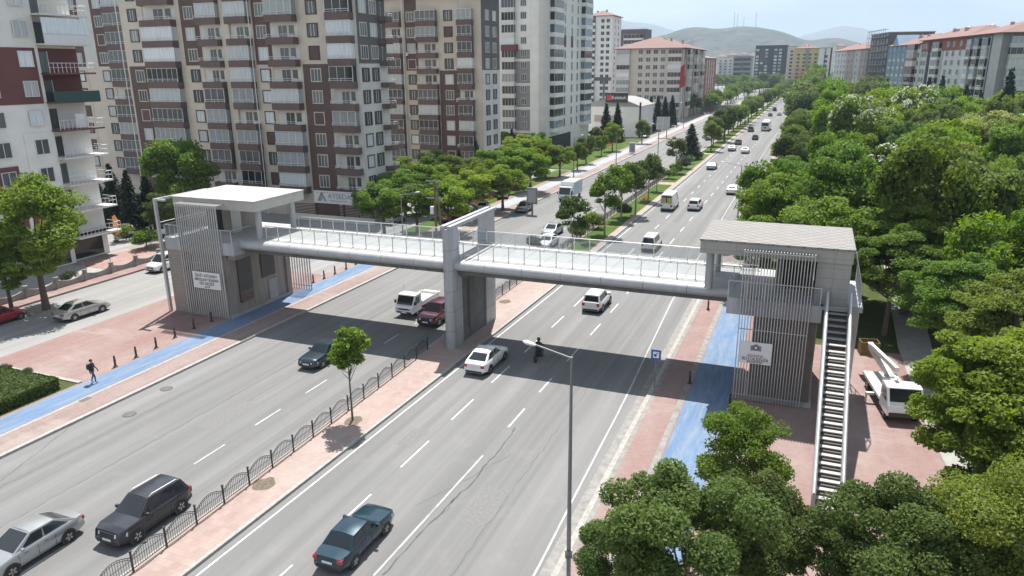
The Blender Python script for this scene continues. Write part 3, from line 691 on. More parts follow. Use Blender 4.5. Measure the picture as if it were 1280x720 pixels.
# ------------------------------------------------------------------ vehicles
def car_paint(name, col, metal=0.25, rough=0.28):
    return mat('paint_'+name, col, rough, 0.0, metal=metal, coat=0.7) and 'paint_'+name
for nm, c, me_ in (('silver', (0.36, 0.37, 0.37), 0.5), ('white', (0.74, 0.74, 0.74), 0.0), ('graphite', (0.035, 0.037, 0.045), 0.4), ('teal', (0.004, 0.030, 0.048), 0.3), ('navy', (0.03, 0.05, 0.065), 0.4),
                 ('maroon', (0.10, 0.012, 0.03), 0.3), ('red', (0.32, 0.02, 0.03), 0.1), ('black', (0.02, 0.02, 0.023), 0.2), ('grey', (0.14, 0.145, 0.15), 0.4), ('blue', (0.03, 0.10, 0.30), 0.2), ('champagne', (0.42, 0.41, 0.38), 0.4)):
    car_paint(nm, c, me_)
STY = {
 'sedan': dict(L=4.6, W=1.8, H=1.46, wb=2.68, r=.325, top=[(-2.3, .60), (-2.24, .93), (-1.6, 1.0), (1.0, .98), (1.9, .84), (2.2, .70), (2.3, .52)], gh=[(-1.85, 1.0), (-.95, 1.42), (.15, 1.46), (1.15, .97)], rear=True),
 'boxy': dict(L=4.4, W=1.68, H=1.38, wb=2.58, r=.30, top=[(-2.2, .62), (-2.17, .90), (-1.3, .93), (.9, .93), (2.08, .83), (2.18, .70), (2.2, .5)], gh=[(-1.52, .93), (-.98, 1.33), (.12, 1.38), (.85, .93)], rear=True),
 'suv': dict(L=4.35, W=1.84, H=1.68, wb=2.6, r=.36, top=[(-2.17, .62), (-2.12, 1.02), (.95, 1.06), (1.75, 1.02), (2.08, .90), (2.17, .6)], gh=[(-2.02, 1.04), (-1.72, 1.60), (.25, 1.66), (1.02, 1.05)], rear=False),
 'hatch': dict(L=3.9, W=1.7, H=1.5, wb=2.45, r=.30, top=[(-1.95, .58), (-1.9, .92), (.9, .95), (1.6, .82), (1.88, .68), (1.95, .5)], gh=[(-1.86, .93), (-1.4, 1.43), (.2, 1.49), (1.0, .94)], rear=False),
 'minivan': dict(L=4.4, W=1.83, H=1.84, wb=2.75, r=.32, top=[(-2.2, .58), (-2.17, 1.02), (1.2, 1.04), (1.85, .92), (2.12, .76), (2.2, .52)], gh=[(-2.14, 1.02), (-2.02, 1.76), (.55, 1.83), (1.32, 1.02)], rear=False),
 'van': dict(L=5.9, W=2.02, H=2.55, wb=3.5, r=.36, top=[(-2.95, .55), (-2.92, 1.2), (1.9, 1.2), (2.5, 1.05), (2.86, .85), (2.95, .55)], gh=[(-2.9, 1.2), (-2.82, 2.46), (1.2, 2.52), (2.02, 1.2)], rear=False),
}
def wheel(parent, x, y, r, w, side, far=False):
    b = MB(); prof = [(r*0.60, -w/2), (r*0.93, -w/2), (r, -w/2+0.03), (r, w/2-0.03), (r*0.93, w/2), (r*0.60, w/2)]; n = 20
    rings = [[(o_, rr*math.cos(2*PI*j/n), r+rr*math.sin(2*PI*j/n)) for j in range(n)] for rr, o_ in prof]
    b.loft(rings, caps=False); t = b.build('wheel', 'black_rubber', parent, smooth=50, world=False); t.location = (x, y, 0)
    b = MB(); s = side
    b.tube([(s*(w/2-0.05), 0, r), (s*(w/2-0.04), 0, r)], r*0.60, 16, 1)
    for k in range(5):
        a = 2*PI*k/5; c, d = math.cos(a), math.sin(a)
        b.bar((s*(w/2-0.015), 0, r), (s*(w/2-0.015), c*r*0.58, r+d*r*0.58), 0.075, 0.03, 0, up=(1, 0, 0))
    b.tube([(s*(w/2-0.03), 0, r), (s*(w/2-0.0), 0, r)], r*0.16, 10, 0)
    b.build('rim', ['rim', 'plastic_black'], t, world=False)
    return t
def lerp3(a, b, t): return tuple(a[i]+(b[i]-a[i])*t for i in range(3))
def pane(parent, name, A, B, C_, D, u0, u1, v0, v1, off=0.006, m='car_glass'):
    """glass panel inset in the quad A,B (bottom) C_,D (top)"""
    f = lambda u, v: Vector(lerp3(lerp3(A, B, u), lerp3(D, C_, u), v))
    p = [f(u0, v0), f(u1, v0), f(u1-0.0, v1), f(u0, v1)]
    n = (p[1]-p[0]).cross(p[3]-p[0]).normalized()
    q = MB(); q.hexa([x-n*0.01 for x in p]+[x+n*off for x in p]); return q.build(name, m, parent, world=False)
def car(name, label, X, Y, style, paint, fwd=1, group=None, cat='car', rz=None, rails=False, rack=False, z=0.0, trim=False, scale=None):
    S = STY[style]; L_, W, H, wb, r = S['L'], S['W'], S['H'], S['wb'], S['r']
    a = (0 if fwd > 0 else PI) if rz is None else rz
    t = thing(name, label, cat, (X, Y, z), a, group); WORLD_LOC[t.name] = (0, 0, 0)
    P_ = 'paint_'+paint; top = [(y, zz) for y, zz in S['top']]
    ys = sorted(set([y for y, _ in top]+[-L_/2*0.8, -L_/2*0.5, 0, L_/2*0.5, L_/2*0.8]))
    rings = []
    for y in ys:
        zt = interp(top, y); e = abs(y)/(L_/2); w = W/2*(1 if e < .7 else 1-0.16*((e-.7)/.3)**2); zb = 0.20 if e < .93 else 0.28
        zm = min(0.56, zb+(zt-zb)*0.5); sh_ = max(zm+0.02, zt-0.13)
        h = [(w*.84, zb), (w*.97, zb+.10), (w, zm), (w*.985, sh_), (w*.91, zt-.015), (w*.5, zt+.012)]
        rings.append([(x, y, zz) for x, zz in h]+[(0, y, zt+.018)]+[(-x, y, zz) for x, zz in h[::-1]])
    n = len(rings[0]); mats = [0]*n
    mats[0] = 1; mats[n-2] = 1; mats[n-1] = 1
    if trim: mats[1] = 1; mats[n-3] = 1
    b = MB(); b.loft(rings, mats=mats)
    for sx in (1, -1):           # wheel housings, door shuts, bumper bands
        for wy in (-wb/2, wb/2):
            b.tube([(sx*(W/2-0.12), wy, r), (sx*(W/2+0.006), wy, r)], r*1.20, 18, 1)
        for dy in (-0.55*wb/2, 0.08, 0.72*wb/2):
            if style not in ('van',): b.bar((sx*(W/2+0.001), dy, 0.34), (sx*(W/2-0.008), dy, 0.86), 0.012, 0.014, 1, up=(1, 0, 0))
        for dy in (-0.30, 0.62): b.box(sx*(W/2-0.02)-0.015, sx*(W/2-0.02)+0.03*sx+0.015, dy-0.09, dy+0.09, 0.80, 0.83, 0)
    for e in (1, -1):
        yy = e*L_/2
        b.box(-W*.36, W*.36, min(yy, yy-e*.02)-0.012, max(yy, yy-e*.02)+0.012, 0.30, 0.44, 1)
    zg = top[-2][1]-.05; yg = interp([(zz_, yy_) for yy_, zz_ in top[::-1]], zg-.1); b.hexa([(-W*.23, L_/2-.06, .5), (W*.23, L_/2-.06, .5), (W*.23, L_/2+.014, .5), (-W*.23, L_/2+.014, .5), (-W*.23, yg-.06, zg), (W*.23, yg-.06, zg), (W*.23, yg+.012, zg), (-W*.23, yg+.012, zg)], 1)
    b.build('body', [P_, 'plastic_black'], t, smooth=52, world=False)
    # greenhouse
    (rb, zrb), (rr, zrr), (fr, zfr), (fb, zfb) = S['gh']; wb_, wr = W/2*.90, W/2*(.70 if style != 'van' else .82)
    if style == 'van': wb_ = W/2*.96
    zb1, zb2 = zrb-0.03, zfb-0.03
    g = MB(); A = [(-wb_, rb, zb1), (wb_, rb, zb1), (wb_, fb, zb2), (-wb_, fb, zb2)]; T = [(-wr, rr, zrr), (wr, rr, zrr), (wr, fr, zfr), (-wr, fr, zfr)]
    for i in range(4): j = (i+1) % 4; g.poly([A[i], A[j], T[j], T[i]])
    k_ = 5; rows = []
    for i in range(k_):
        f_ = i/(k_-1); y = rr+(fr-rr)*f_; zz = zrr+(zfr-zrr)*f_+0.045*math.sin(PI*f_); rows.append([(-wr, y, zrr+(zfr-zrr)*f_), (-wr*.55, y, zz+.02), (0, y, zz+.028), (wr*.55, y, zz+.02), (wr, y, zrr+(zfr-zrr)*f_)])
    g.loft(rows, close=False, caps=False)
    g.poly([rows[0][i] for i in range(5)]); g.poly([rows[-1][i] for i in range(5)])
    g.build('roof', P_, t, smooth=48, world=False)
    pane(t, 'windscreen', A[3], A[2], T[2], T[3], .06, .94, .10, .93)
    pane(t, 'rear_window', A[0], A[1], T[1], T[0], .08, .92, .12, .88)
    for sx in (1, -1):
        a0, a1, t1, t0 = (A[1], A[2], T[2], T[1]) if sx > 0 else (A[0], A[3], T[3], T[0])
        spans = [(.10, .50), (.535, .90)] if style in ('sedan', 'boxy') else [(.07, .28), (.31, .60), (.63, .91)] if style != 'van' else [(.80, .965)]
        for u0, u1 in spans: pane(t, 'side_window', a0, a1, t1, t0, u0, u1, .13, .87, off=0.012)
        m_ = MB(); m_.box(sx*(W/2-0.02)-0.02, sx*(W/2+0.13), fb-.42, fb-.30, zfb+.02, zfb+.16); m_.build('mirror', 'plastic_black' if trim else P_, t, world=False)
        q = MB(); hy = L_/2; rv = [(zz_, yy_) for yy_, zz_ in top[::-1]]; z_1 = min(top[-2][1]-.02, .84) if style in ('suv', 'van', 'minivan') else top[-2][1]-.02; z_0 = z_1-(.17 if style in ('suv', 'van', 'minivan') else .13); cols_ = []
        for kx, back in ((.25, 0), (.365, .03), (.41, .12), (None, .36)):
            pr_ = []
            for zz_ in (z_0, z_1):
                y_ = interp(rv, zz_)+.014-back; e_ = abs(y_)/hy; hw_ = W/2*(1 if e_ < .7 else 1-.16*((e_-.7)/.3)**2); pr_.append((sx*(kx*W if kx else hw_+.010), y_, zz_))
            cols_.append([pr_[0], pr_[1], (pr_[1][0]*.86, pr_[1][1]-.12, pr_[1][2]-.02), (pr_[0][0]*.86, pr_[0][1]-.12, pr_[0][2]+.02)])
        q.loft(cols_); q.build('headlight', 'headlamp', t, world=False)
        q = MB(); zt_ = 0.86 if style in ('sedan', 'boxy', 'hatch') else 1.0; zl = zt_-(.17 if style in ('sedan', 'boxy', 'hatch') else .30)
        q.box(min(sx*W*.30, sx*W*.435), max(sx*W*.30, sx*W*.435), -hy-.008, -hy+.22, zl, zt_); q.build('taillight', 'tail_red', t, world=False)
        if rails:
            q = MB(); q.tube([(sx*wr*.93, rr+.15, zrr+.02), (sx*wr*.93, rr+.25, zrr+.10), (sx*wr*.93, fr-.25, zfr+.10), (sx*wr*.93, fr-.1, zfr+.02)], .022, 6); q.build('roof_rail', 'steel_light', t, world=False)
        for wy in (-wb/2, wb/2): wheel(t, sx*(W/2-0.10), wy, r, .23, sx)
    for e in (1, -1):
        q = MB(); yy = e*(L_/2+.016); q.box(-.26, .26, yy-.012, yy+.012, .46 if e > 0 else .60, .57 if e > 0 else .71); q.build('number_plate', 'plate', t, world=False)
    return t
car('car', 'silver saloon at the bottom edge behind the dark grey car', -31.15, 18.1, 'sedan', 'silver', -1)
car('car', 'dark grey boxy off-roader with roof rails beside the arched fence', -28.15, 21.9, 'suv', 'graphite', -1, rails=True, trim=True)
car('car', 'dark teal old boxy saloon on the dashed lane line', -17.65, 24.1, 'boxy', 'teal', 1)
car('car', 'white saloon passing the bridge pier, half in its shadow', -20.75, 45.9, 'sedan', 'white', 1)
car('car', 'white crossover with black lower trim coming out under the bridge', -16.9, 62.1, 'suv', 'white', 1, rails=True, trim=True)
car('car', 'dark blue-green saloon partly hidden by the small median tree', -32.6, 42.4, 'boxy', 'navy', -1)
car('car', 'dark red crossover with black roof rails beside the bridge pier', -28.9, 53.6, 'suv', 'maroon', -1, trim=True)
car('car', 'white compact family van just beyond the bridge railing', -16.9, 86.4, 'minivan', 'white', 1)
V = car('van', 'tall white panel van with yellow-green rear panes beside the grassy median', -19.7, 113.5, 'van', 'white', 1, cat='van')
mat('rear_green', (0.38, 0.42, 0.14), 0.3, 0.3, 3)  # plain yellow-green colour of the van's rear door panels
b = MB(); b.box(-.78, -.08, -2.99, -2.955, 1.25, 2.1); b.box(.08, .78, -2.99, -2.955, 1.25, 2.1); b.build('rear_door_panel', 'rear_green', V, world=False)
car('car', 'white hatch crossover driving next to the tall white van', -15.9, 114.0, 'suv', 'white', 1)
car('car', 'white saloon alone in the outer lane beside the park trees', -12.1, 131, 'sedan', 'white', 1)
car('car', 'silver saloon close to the median kerb, fourth from the bus', -19.6, 162, 'sedan', 'silver', 1)
car('car', 'pale silver saloon near the median, beside a white one', -19.4, 200, 'sedan', 'champagne', 1)
car('car', 'white saloon in the middle lane beside the pale silver one', -15.7, 195.5, 'sedan', 'white', 1)
car('car', 'mid-grey hatchback close behind a black car', -19.5, 217, 'hatch', 'grey', 1)
car('car', 'black hatchback following the white bus', -16.2, 233, 'hatch', 'black', 1)
car('van', 'dark grey minivan level with the white bus', -19.8, 262, 'minivan', 'grey', 1, cat='van')
car('car', 'dark van-like car far ahead of the bus beside the median', -19.0, 386, 'minivan', 'black', 1)
car('car', 'small white car far ahead of the bus in the outer lane', -15.2, 352, 'hatch', 'white', 1)
car('car', 'small grey car in the middle lane, second ahead of the bus', -18.6, 345, 'hatch', 'grey', 1)
car('car', 'tiny dark car at the far end of the avenue', -18.2, 600, 'minivan', 'graphite', 1)
car('car', 'tiny silver car near the far end of the avenue', -15.0, 470, 'sedan', 'silver', 1)
# oncoming and parked beyond the bridge
car('car', 'silver-blue saloon seen through the sparse median shrub', -30.6, 89.5, 'sedan', 'silver', -1)
car('car', 'dark silver hatchback parked at the kerb before the delivery truck', -40.0, 103.5, 'hatch', 'grey', -1)
car('van', 'white van with green front behind the median trees', -33.6, 122, 'minivan', 'white', -1, cat='van')
car('car', 'white saloon behind the median trees, close to the grass', -29.0, 83.0, 'sedan', 'white', -1)
car('car', 'silver hatchback parked in tree shade beyond the bridge', -54.4, 89.3, 'hatch', 'silver', 1, z=-0.1)
for i, (px, py, st, pc, lb) in enumerate(((562, 279, 'hatch', 'red', 'red hatchback parked under the street trees, nearest the bridge'), (578, 275, 'hatch', 'red', 'red hatchback parked second in the shaded row'), (592, 271, 'sedan', 'blue', 'blue saloon parked in the shaded row'),
                                   (608, 266, 'sedan', 'white', 'white saloon parked in the shaded row under the street trees'), (633, 249, 'suv', 'silver', 'silver crossover parked farthest along the shaded row'))):
    p = G(px, py); car('parked_car', lb, p.x-1, p.y+1, st, pc, group='cars parked under the street trees', rz=math.radians(20), z=-0.08 if p.x < -50 else CURB)
# side street at the far left of the avenue
car('car', 'silver saloon alone on the side street', -59.6, 43.6, 'sedan', 'champagne', 1, z=-0.03, rz=math.radians(-3))
car('car', 'red hatchback in the tree shadow of the side street', -64.6, 39.6, 'hatch', 'red', 1, z=-0.03)
car('van', 'white compact van parked beside the stair tower', -65.3, 58.6, 'minivan', 'white', -1, cat='van', z=-0.03)
car('car', 'white saloon parked behind the clipped round bush', -80.5, 71.5, 'sedan', 'white', 1, rz=math.radians(60))
car('car', 'white hatchback parked by the conifers near the round bush', -84.5, 70.0, 'hatch', 'white', 1, rz=math.radians(65))
for px, py, st, pc, lb in ((775, 163, 'minivan', 'white', 'white van under the filling station canopy'), (861, 141, 'minivan', 'white', 'white van on the far slip road'), (807, 172, 'sedan', 'black', 'black car leaving the filling station'), (700, 160, 'sedan', 'white', 'white car by the base of the white tower block'), (690, 176, 'minivan', 'blue', 'blue van by the base of the white tower block')):
    p = G(px, py); car('car', lb, p.x, p.y, st, pc, fwd=-1, z=-0.08)

def cab_truck(name, label, X, Y, fwd, kind):
    t = thing(name, label, 'truck', (X, Y, 0), 0 if fwd > 0 else PI); WORLD_LOC[t.name] = (0, 0, 0)
    W = 1.74 if kind == 'bed' else 2.1; Lc = 5.0 if kind == 'bed' else 6.6; H = 1.97 if kind == 'bed' else 2.35; yf = Lc/2; cabL = 1.65
    prof = [(yf-cabL, .45), (yf-cabL, H-.02), (yf-cabL+.25, H), (yf-.62, H-.02), (yf-.12, 1.15), (yf, .95), (yf, .42)]
    b = MB(); b.loft([[(-W/2, y, z) for y, z in prof], [(-W/2*.99, y, z) for y, z in prof], [(W/2*.99, y, z) for y, z in prof], [(W/2, y, z) for y, z in prof]])
    b.box(-W*.42, W*.42, yf-.02, yf+.03, .42, .58, 1); b.box(-W*.3, W*.3, yf-.02, yf+.02, .72, .86, 1)
    b.build('cab', ['paint_white', 'plastic_black'], t, bevel=0.04, world=False)
    A = [(-W/2, yf-.12, 1.15), (W/2, yf-.12, 1.15), (W/2, yf-.62, H-.02), (-W/2, yf-.62, H-.02)]
    pane(t, 'windscreen', A[0], A[1], A[2], A[3], .06, .94, .03, .90, off=-0.02)
    for sx in (1, -1):
        q = MB(); x = sx*(W/2+.004); q.poly([(x, yf-cabL+.3, 1.15), (x, yf-.32, 1.15), (x, yf-.70, H-.2), (x, yf-cabL+.3, H-.2)]); q.build('side_window', 'car_glass', t, world=False)
        q = MB(); q.box(min(sx*W/2, sx*(W/2+.22)), max(sx*W/2, sx*(W/2+.22)), yf-.38, yf-.28, 1.2, 1.5); q.build('mirror', 'plastic_black', t, world=False)
        q = MB(); q.box(sx*W*.38-.14, sx*W*.38+.14, yf-.03, yf+.015, .66, .88); q.build('headlight', 'headlamp', t, world=False)
        for wy in (yf-.95, -yf+1.05): wheel(t, sx*(W/2-.13), wy, .33 if kind == 'bed' else .4, .22, sx)
    b = MB(); b.box(-.35, -.2, -yf+.1, yf-cabL, .5, .66); b.box(.2, .35, -yf+.1, yf-cabL, .5, .66); b.build('chassis', 'plastic_black', t, world=False)
    q = MB(); q.box(-.26, .26, yf+.03, yf+.045, .45, .56); q.build('number_plate', 'plate', t, world=False)
    if kind == 'bed':
        mat('bed_cream', (0.55, 0.52, 0.42), 0.6, 0.1, 4)
        b = MB(); b.box(-W/2, W/2, -yf, yf-cabL-.06, .70, .80); b.build('bed_floor', 'white_paint', t, world=False)
        for sx in (1, -1):
            b = MB(); b.box(sx*W/2-.03, sx*W/2+.03, -yf, yf-cabL-.06, .802, 1.12); b.build('side_panel', 'paint_white', t, world=False)
        b = MB(); b.box(-W/2, W/2, yf-cabL-.12, yf-cabL-.05, .802, 1.3); b.build('headboard', 'paint_white', t, world=False)
        b = MB(); b.hexa([(-W/2, -yf-.03, .95), (W/2, -yf-.03, .95), (W/2, -yf-.38, .98), (-W/2, -yf-.38, .98), (-W/2, -yf-.03, 1.0), (W/2, -yf-.03, 1.0), (W/2, -yf-.38, 1.03), (-W/2, -yf-.38, 1.03)]); b.build('tailgate', 'bed_cream', t, world=False)
        b = MB(); b.tube([(.6, yf-.9, H), (.6, yf-1.3, H+.75)], .01, 5); b.build('aerial', 'plastic_black', t, world=False)
    else:
        mat('box_teal', (0.38, 0.50, 0.53), 0.5, 0.08, 2)
        b = MB(); b.box(-1.12, 1.12, -yf, yf-cabL-.1, .78, 3.05); b.build('cargo_box', 'paint_white', t, bevel=.03, world=False)
        for sx in (1, -1):
            b = MB(); b.box(sx*1.122-.004, sx*1.122+.004, -yf+.1, yf-cabL-.2, 1.0, 2.9); b.build('side_panel', 'box_teal', t, world=False)
    return t
cab_truck('pickup_truck', 'white drop-side truck with an empty cream bed before the bridge', -31.9, 55.6, -1, 'bed')
cab_truck('delivery_truck', 'white box truck with pale teal sides beyond the bridge', -36.8, 116.5, -1, 'box')
# bus
t = thing('bus', 'white city bus seen from behind on the far avenue', 'bus', (-15.6, 270, 0)); WORLD_LOC[t.name] = (0, 0, 0)
b = MB(); b.box(-1.27, 1.27, -6, 6, .35, 3.05); b.build('body', 'paint_white', t, bevel=.12, world=False)
b = MB(); b.box(-1.05, 1.05, -6.02, -5.99, 1.65, 2.75); b.build('rear_window', 'car_glass', t, world=False)
b = MB(); b.box(-.5, .5, -6.015, -5.99, .95, 1.35); b.build('engine_grille', 'plastic_black', t, world=False)
b = MB(); b.box(-.9, .9, -2, 2.4, 3.05, 3.3); b.build('roof_unit', 'white_paint', t, bevel=.05, world=False)
for sx in (1, -1):
    b = MB(); b.box(sx*1.272-.01, sx*1.272+.01, -5.4, 5.4, 1.5, 2.6); b.build('side_window', 'car_glass', t, world=False)
    b = MB(); b.box(sx*1.05-.1, sx*1.05+.1, -6.02, -5.98, .9, 1.3); b.build('taillight', 'tail_red', t, world=False)
    for wy in (-3.2, 3.6): wheel(t, sx*1.13, wy, .5, .3, sx)
# crane truck parked between the stair and the park trees
mat('rust_yellow', (0.19, 0.12, 0.035), 0.7, 0.3, 3); mat('boom_white', (0.62, 0.62, 0.60), 0.5, 0.1, 3)
t = thing('crane_truck', 'white boom lift truck half hidden under the trees beside the stair', 'truck', (6.2, 48.9, CURB), math.radians(190)); WORLD_LOC[t.name] = (0, 0, 0)
b = MB(); prof = [(1.2, .5), (1.2, 2.1), (1.45, 2.2), (2.4, 2.15), (2.85, 1.35), (3.0, 1.1), (3.0, .5)]
b.loft([[(-1.0, y, z) for y, z in prof], [(1.0, y, z) for y, z in prof]]); b.box(-.9, .9, 2.98, 3.06, .45, .75, 1); b.build('cab', ['paint_white', 'plastic_black'], t, bevel=.05, world=False)
pane(t, 'windscreen', (-1, 2.85, 1.35), (1, 2.85, 1.35), (1, 2.4, 2.15), (-1, 2.4, 2.15), .06, .94, .05, .92, off=-.02)
b = MB(); b.box(-1.02, 1.02, -3.0, 1.1, .75, .95); b.box(-.4, .4, -2.9, 1.1, .5, .75, 1); b.build('platform_bed', ['boom_white', 'plastic_black'], t, world=False)
b = MB(); b.cyl((0, -.5, .95), .45, .7, 14); b.build('turret', 'boom_white', t, smooth=40, world=False)
b = MB(); b.bar((0, -.3, 1.6), (.4, -4.6, 2.3), .34, .38); b.bar((.4, -4.5, 2.35), (.3, 1.4, 2.9), .24, .28); b.build('boom', 'boom_white', t, world=False)
b = MB(); x0_, y0_ = .35, -4.9
for bx0, bx1, by0, by1 in ((-.6, .6, -.45, -.41), (-.6, .6, .41, .45), (-.6, -.56, -.41, .41), (.56, .6, -.41, .41)): b.box(x0_+bx0, x0_+bx1, y0_+by0, y0_+by1, 1.5, 2.45)
b.box(x0_-.6, x0_+.6, y0_-.45, y0_+.45, 1.46, 1.5); b.build('basket', 'rust_yellow', t, world=False)
for sx in (1, -1):
    for wy in (2.2, -1.9): wheel(t, sx*.85, wy, .42, .28, sx)
    q = MB(); q.box(min(sx*1.0, sx*1.5), max(sx*1.0, sx*1.5), -.1, .1, .55, .7); q.tube([(sx*1.45, 0, 0), (sx*1.45, 0, .6)], .06); q.build('outrigger', 'boom_white', t, world=False)
    q = MB(); q.poly([(sx*1.004, 1.45, 1.3), (sx*1.004, 2.6, 1.3), (sx*1.004, 2.3, 1.95), (sx*1.004, 1.45, 1.95)]); q.build('side_window', 'car_glass', t, world=False)

# ------------------------------------------------------------------ people
mat('skin', (0.42, 0.25, 0.17), 0.6, 0.0); mat('cloth_black', (0.022, 0.022, 0.026), 0.85, 0.2, 20); mat('jeans', (0.06, 0.075, 0.12), 0.85, 0.2, 20); mat('hair_dark', (0.02, 0.015, 0.012), 0.7, 0.0); mat('shoe', (0.3, 0.3, 0.3), 0.6, 0.0)
def figure(name, joints, edges, zones, parent=None):
    """one continuous body: joints {key: (x,y,z,r)}, grown with a skin modifier; zones(face centre) -> material slot"""
    keys = list(joints); me = bpy.data.meshes.new(name)
    me.from_pydata([joints[k][:3] for k in keys], [(keys.index(a), keys.index(c)) for a, c in edges], [])
    o = link(name, me, parent); o.modifiers.new('skin', 'SKIN').use_smooth_shade = True
    sv = me.skin_vertices[0].data
    for i, k in enumerate(keys): sv[i].radius = (joints[k][3], joints[k][3]); sv[i].use_root = (i == 0)
    ss = o.modifiers.new('sub', 'SUBSURF'); ss.levels = 2; ss.render_levels = 2
    bpy.context.view_layer.update()
    ev = bpy.data.meshes.new_from_object(o.evaluated_get(bpy.context.evaluated_depsgraph_get()))
    o.modifiers.clear(); o.data = ev; bpy.data.meshes.remove(me); ev.name = name
    for k in ('cloth_black', 'jeans', 'skin', 'shoe'): ev.materials.append(MATS[k])
    for p in ev.polygons: p.material_index = zones(p.center); p.use_smooth = True
    return o
def hand(J, E, root, p, d, side):
    """palm plus five fingers hanging from the wrist joint"""
    px, py, pz = p; J[root+'palm'] = (px, py, pz-.055, .026); E.append((root+'wrist', root+'palm'))
    for i, (dy, ln) in enumerate(((.030, .070), (.010, .080), (-.010, .074), (-.028, .058))):
        a, b_ = root+'f%da' % i, root+'f%db' % i
        J[a] = (px, py+dy, pz-.10, .0095); J[b_] = (px-side*.018, py+dy+.008, pz-.10-ln, .0075); E += [(root+'palm', a), (a, b_)]
    J[root+'t'] = (px-side*.015, py+.052, pz-.095, .0095); E.append((root+'palm', root+'t'))
def zones_walk(c):
    if c.z < .085: return 3
    if c.z > 1.50: return 2
    if c.z < .93 and abs(c.x) < .235: return 1
    if c.z < .84 and abs(c.x) >= .235: return 2
    return 0
J = {'pelvis': (0, 0, .95, .135), 'waist': (0, .01, 1.10, .125), 'chest': (0, .02, 1.30, .155), 'neck': (0, .03, 1.48, .055), 'jaw': (0, .055, 1.56, .068), 'head': (0, .04, 1.64, .088), 'crown': (0, .03, 1.72, .07),
     'nose': (0, .135, 1.60, .012)}
E_ = [('pelvis', 'waist'), ('waist', 'chest'), ('chest', 'neck'), ('neck', 'jaw'), ('jaw', 'head'), ('head', 'crown'), ('head', 'nose')]
for s, sd in ((1, 'r'), (-1, 'l')):
    st = .19*s
    J[sd+'hip'] = (s*.10, 0, .90, .10); J[sd+'knee'] = (s*.11, st*.55+.05, .50, .062); J[sd+'ankle'] = (s*.11, st*.95-.03, .10, .042); J[sd+'toe'] = (s*.12, st*.95+.14, .045, .036)
    J[sd+'sh'] = (s*.19, .02, 1.40, .068); J[sd+'elbow'] = (s*.26, -st*.35, 1.13, .046); J[sd+'wrist'] = (s*.27, -st*.75+.10, .90, .03)
    E_ += [('pelvis', sd+'hip'), (sd+'hip', sd+'knee'), (sd+'knee', sd+'ankle'), (sd+'ankle', sd+'toe'), ('chest', sd+'sh'), (sd+'sh', sd+'elbow'), (sd+'elbow', sd+'wrist')]
    hand(J, E_, sd, J[sd+'wrist'][:3], None, s)
ph = math.radians(-60)
pp = G(118, 478.5, CURB)
T_ = thing('person', 'pedestrian in black jacket and dark trousers walking on the blue path', 'person', (pp.x, pp.y, CURB+0.005), ph)
figure('body', J, E_, zones_walk, T_)
b = MB()
rings = []
for zz, rr in ((1.585, .092), (1.63, .103), (1.68, .100), (1.725, .078), (1.755, .035)): rings.append([(rr*math.cos(2*PI*k/14), .015+rr*1.08*math.sin(2*PI*k/14)-(.02 if zz < 1.66 else 0)*(1+math.sin(2*PI*k/14)), zz+.02) for k in range(14)])
b.loft(rings); b.build('hair', 'hair_dark', T_, smooth=60, world=False)
B_ = thing('backpack', 'black backpack carried by the walking pedestrian', 'backpack', (pp.x, pp.y, CURB+0.005), ph)
b = MB(); rings = []
for zz, w, d in ((1.02, .13, .10), (1.06, .16, .13), (1.25, .165, .14), (1.40, .14, .11), (1.44, .09, .06)): rings.append([(w*math.cos(2*PI*k/12), -.20+d*math.sin(2*PI*k/12), zz) for k in range(12)])
b.loft(rings); b.build('bag', 'plastic_black', B_, smooth=50, world=False)
for s in (1, -1):
    b = MB(); b.tube([(s*.11, -.13, 1.40), (s*.13, .02, 1.475), (s*.13, .155, 1.36), (s*.13, .10, 1.15), (s*.13, -.13, 1.08)], .016, 6); b.build('strap', 'plastic_black', B_, world=False)
# motorcycle with rider, in the shadow of the bridge
mp_ = (-17.55, 48.3, 0)
Mb = thing('motorcycle', 'black motorcycle crossing the shadow of the bridge', 'motorcycle', mp_); WORLD_LOC[Mb.name] = (0, 0, 0)
wheel(Mb, 0, -.66, .31, .13, 1); wheel(Mb, 0, .66, .31, .10, 1)
b = MB(); b.tube([(0, -.66, .31), (0, -.1, .42), (0, .35, .75), (0, .62, .62)], [.05, .10, .09, .05], 8); b.box(-.14, .14, -.15, .28, .25, .55); b.build('frame', 'plastic_black', Mb, smooth=40, world=False)
b = MB(); rings = [[(w*math.cos(2*PI*k/10), y, z+.10*math.sin(2*PI*k/10)) for k in range(10)] for y, z, w in ((-.05, .80, .09), (.1, .86, .15), (.3, .88, .14), (.42, .86, .06))]; b.loft(rings); b.build('tank', 'paint_black', Mb, smooth=50, world=False)
b = MB(); b.box(-.13, .13, -.72, .0, .74, .83); b.build('seat', 'plastic_black', Mb, bevel=.03, world=False)
for s in (1, -1): b = MB(); b.tube([(s*.08, .66, .31), (s*.08, .45, .95)], .025, 6); b.build('fork', 'steel_light', Mb, world=False)
b = MB(); b.tube([(-.36, .30, 1.03), (-.12, .42, 1.0), (.12, .42, 1.0), (.36, .30, 1.03)], .018, 6); b.build('handlebar', 'plastic_black', Mb, world=False)
b = MB(); b.box(-.09, .09, .50, .60, .78, .95); b.build('headlight', 'headlamp', Mb, bevel=.02, world=False)
b = MB(); b.box(-.06, .06, -.80, -.74, .70, .76); b.build('taillight', 'tail_red', Mb, world=False)
J = {'pelvis': (0, -.28, .95, .13), 'waist': (0, -.22, 1.10, .125), 'chest': (0, -.10, 1.30, .15), 'neck': (0, -.03, 1.46, .055), 'head': (0, .0, 1.58, .085), 'crown': (0, -.01, 1.67, .07)}
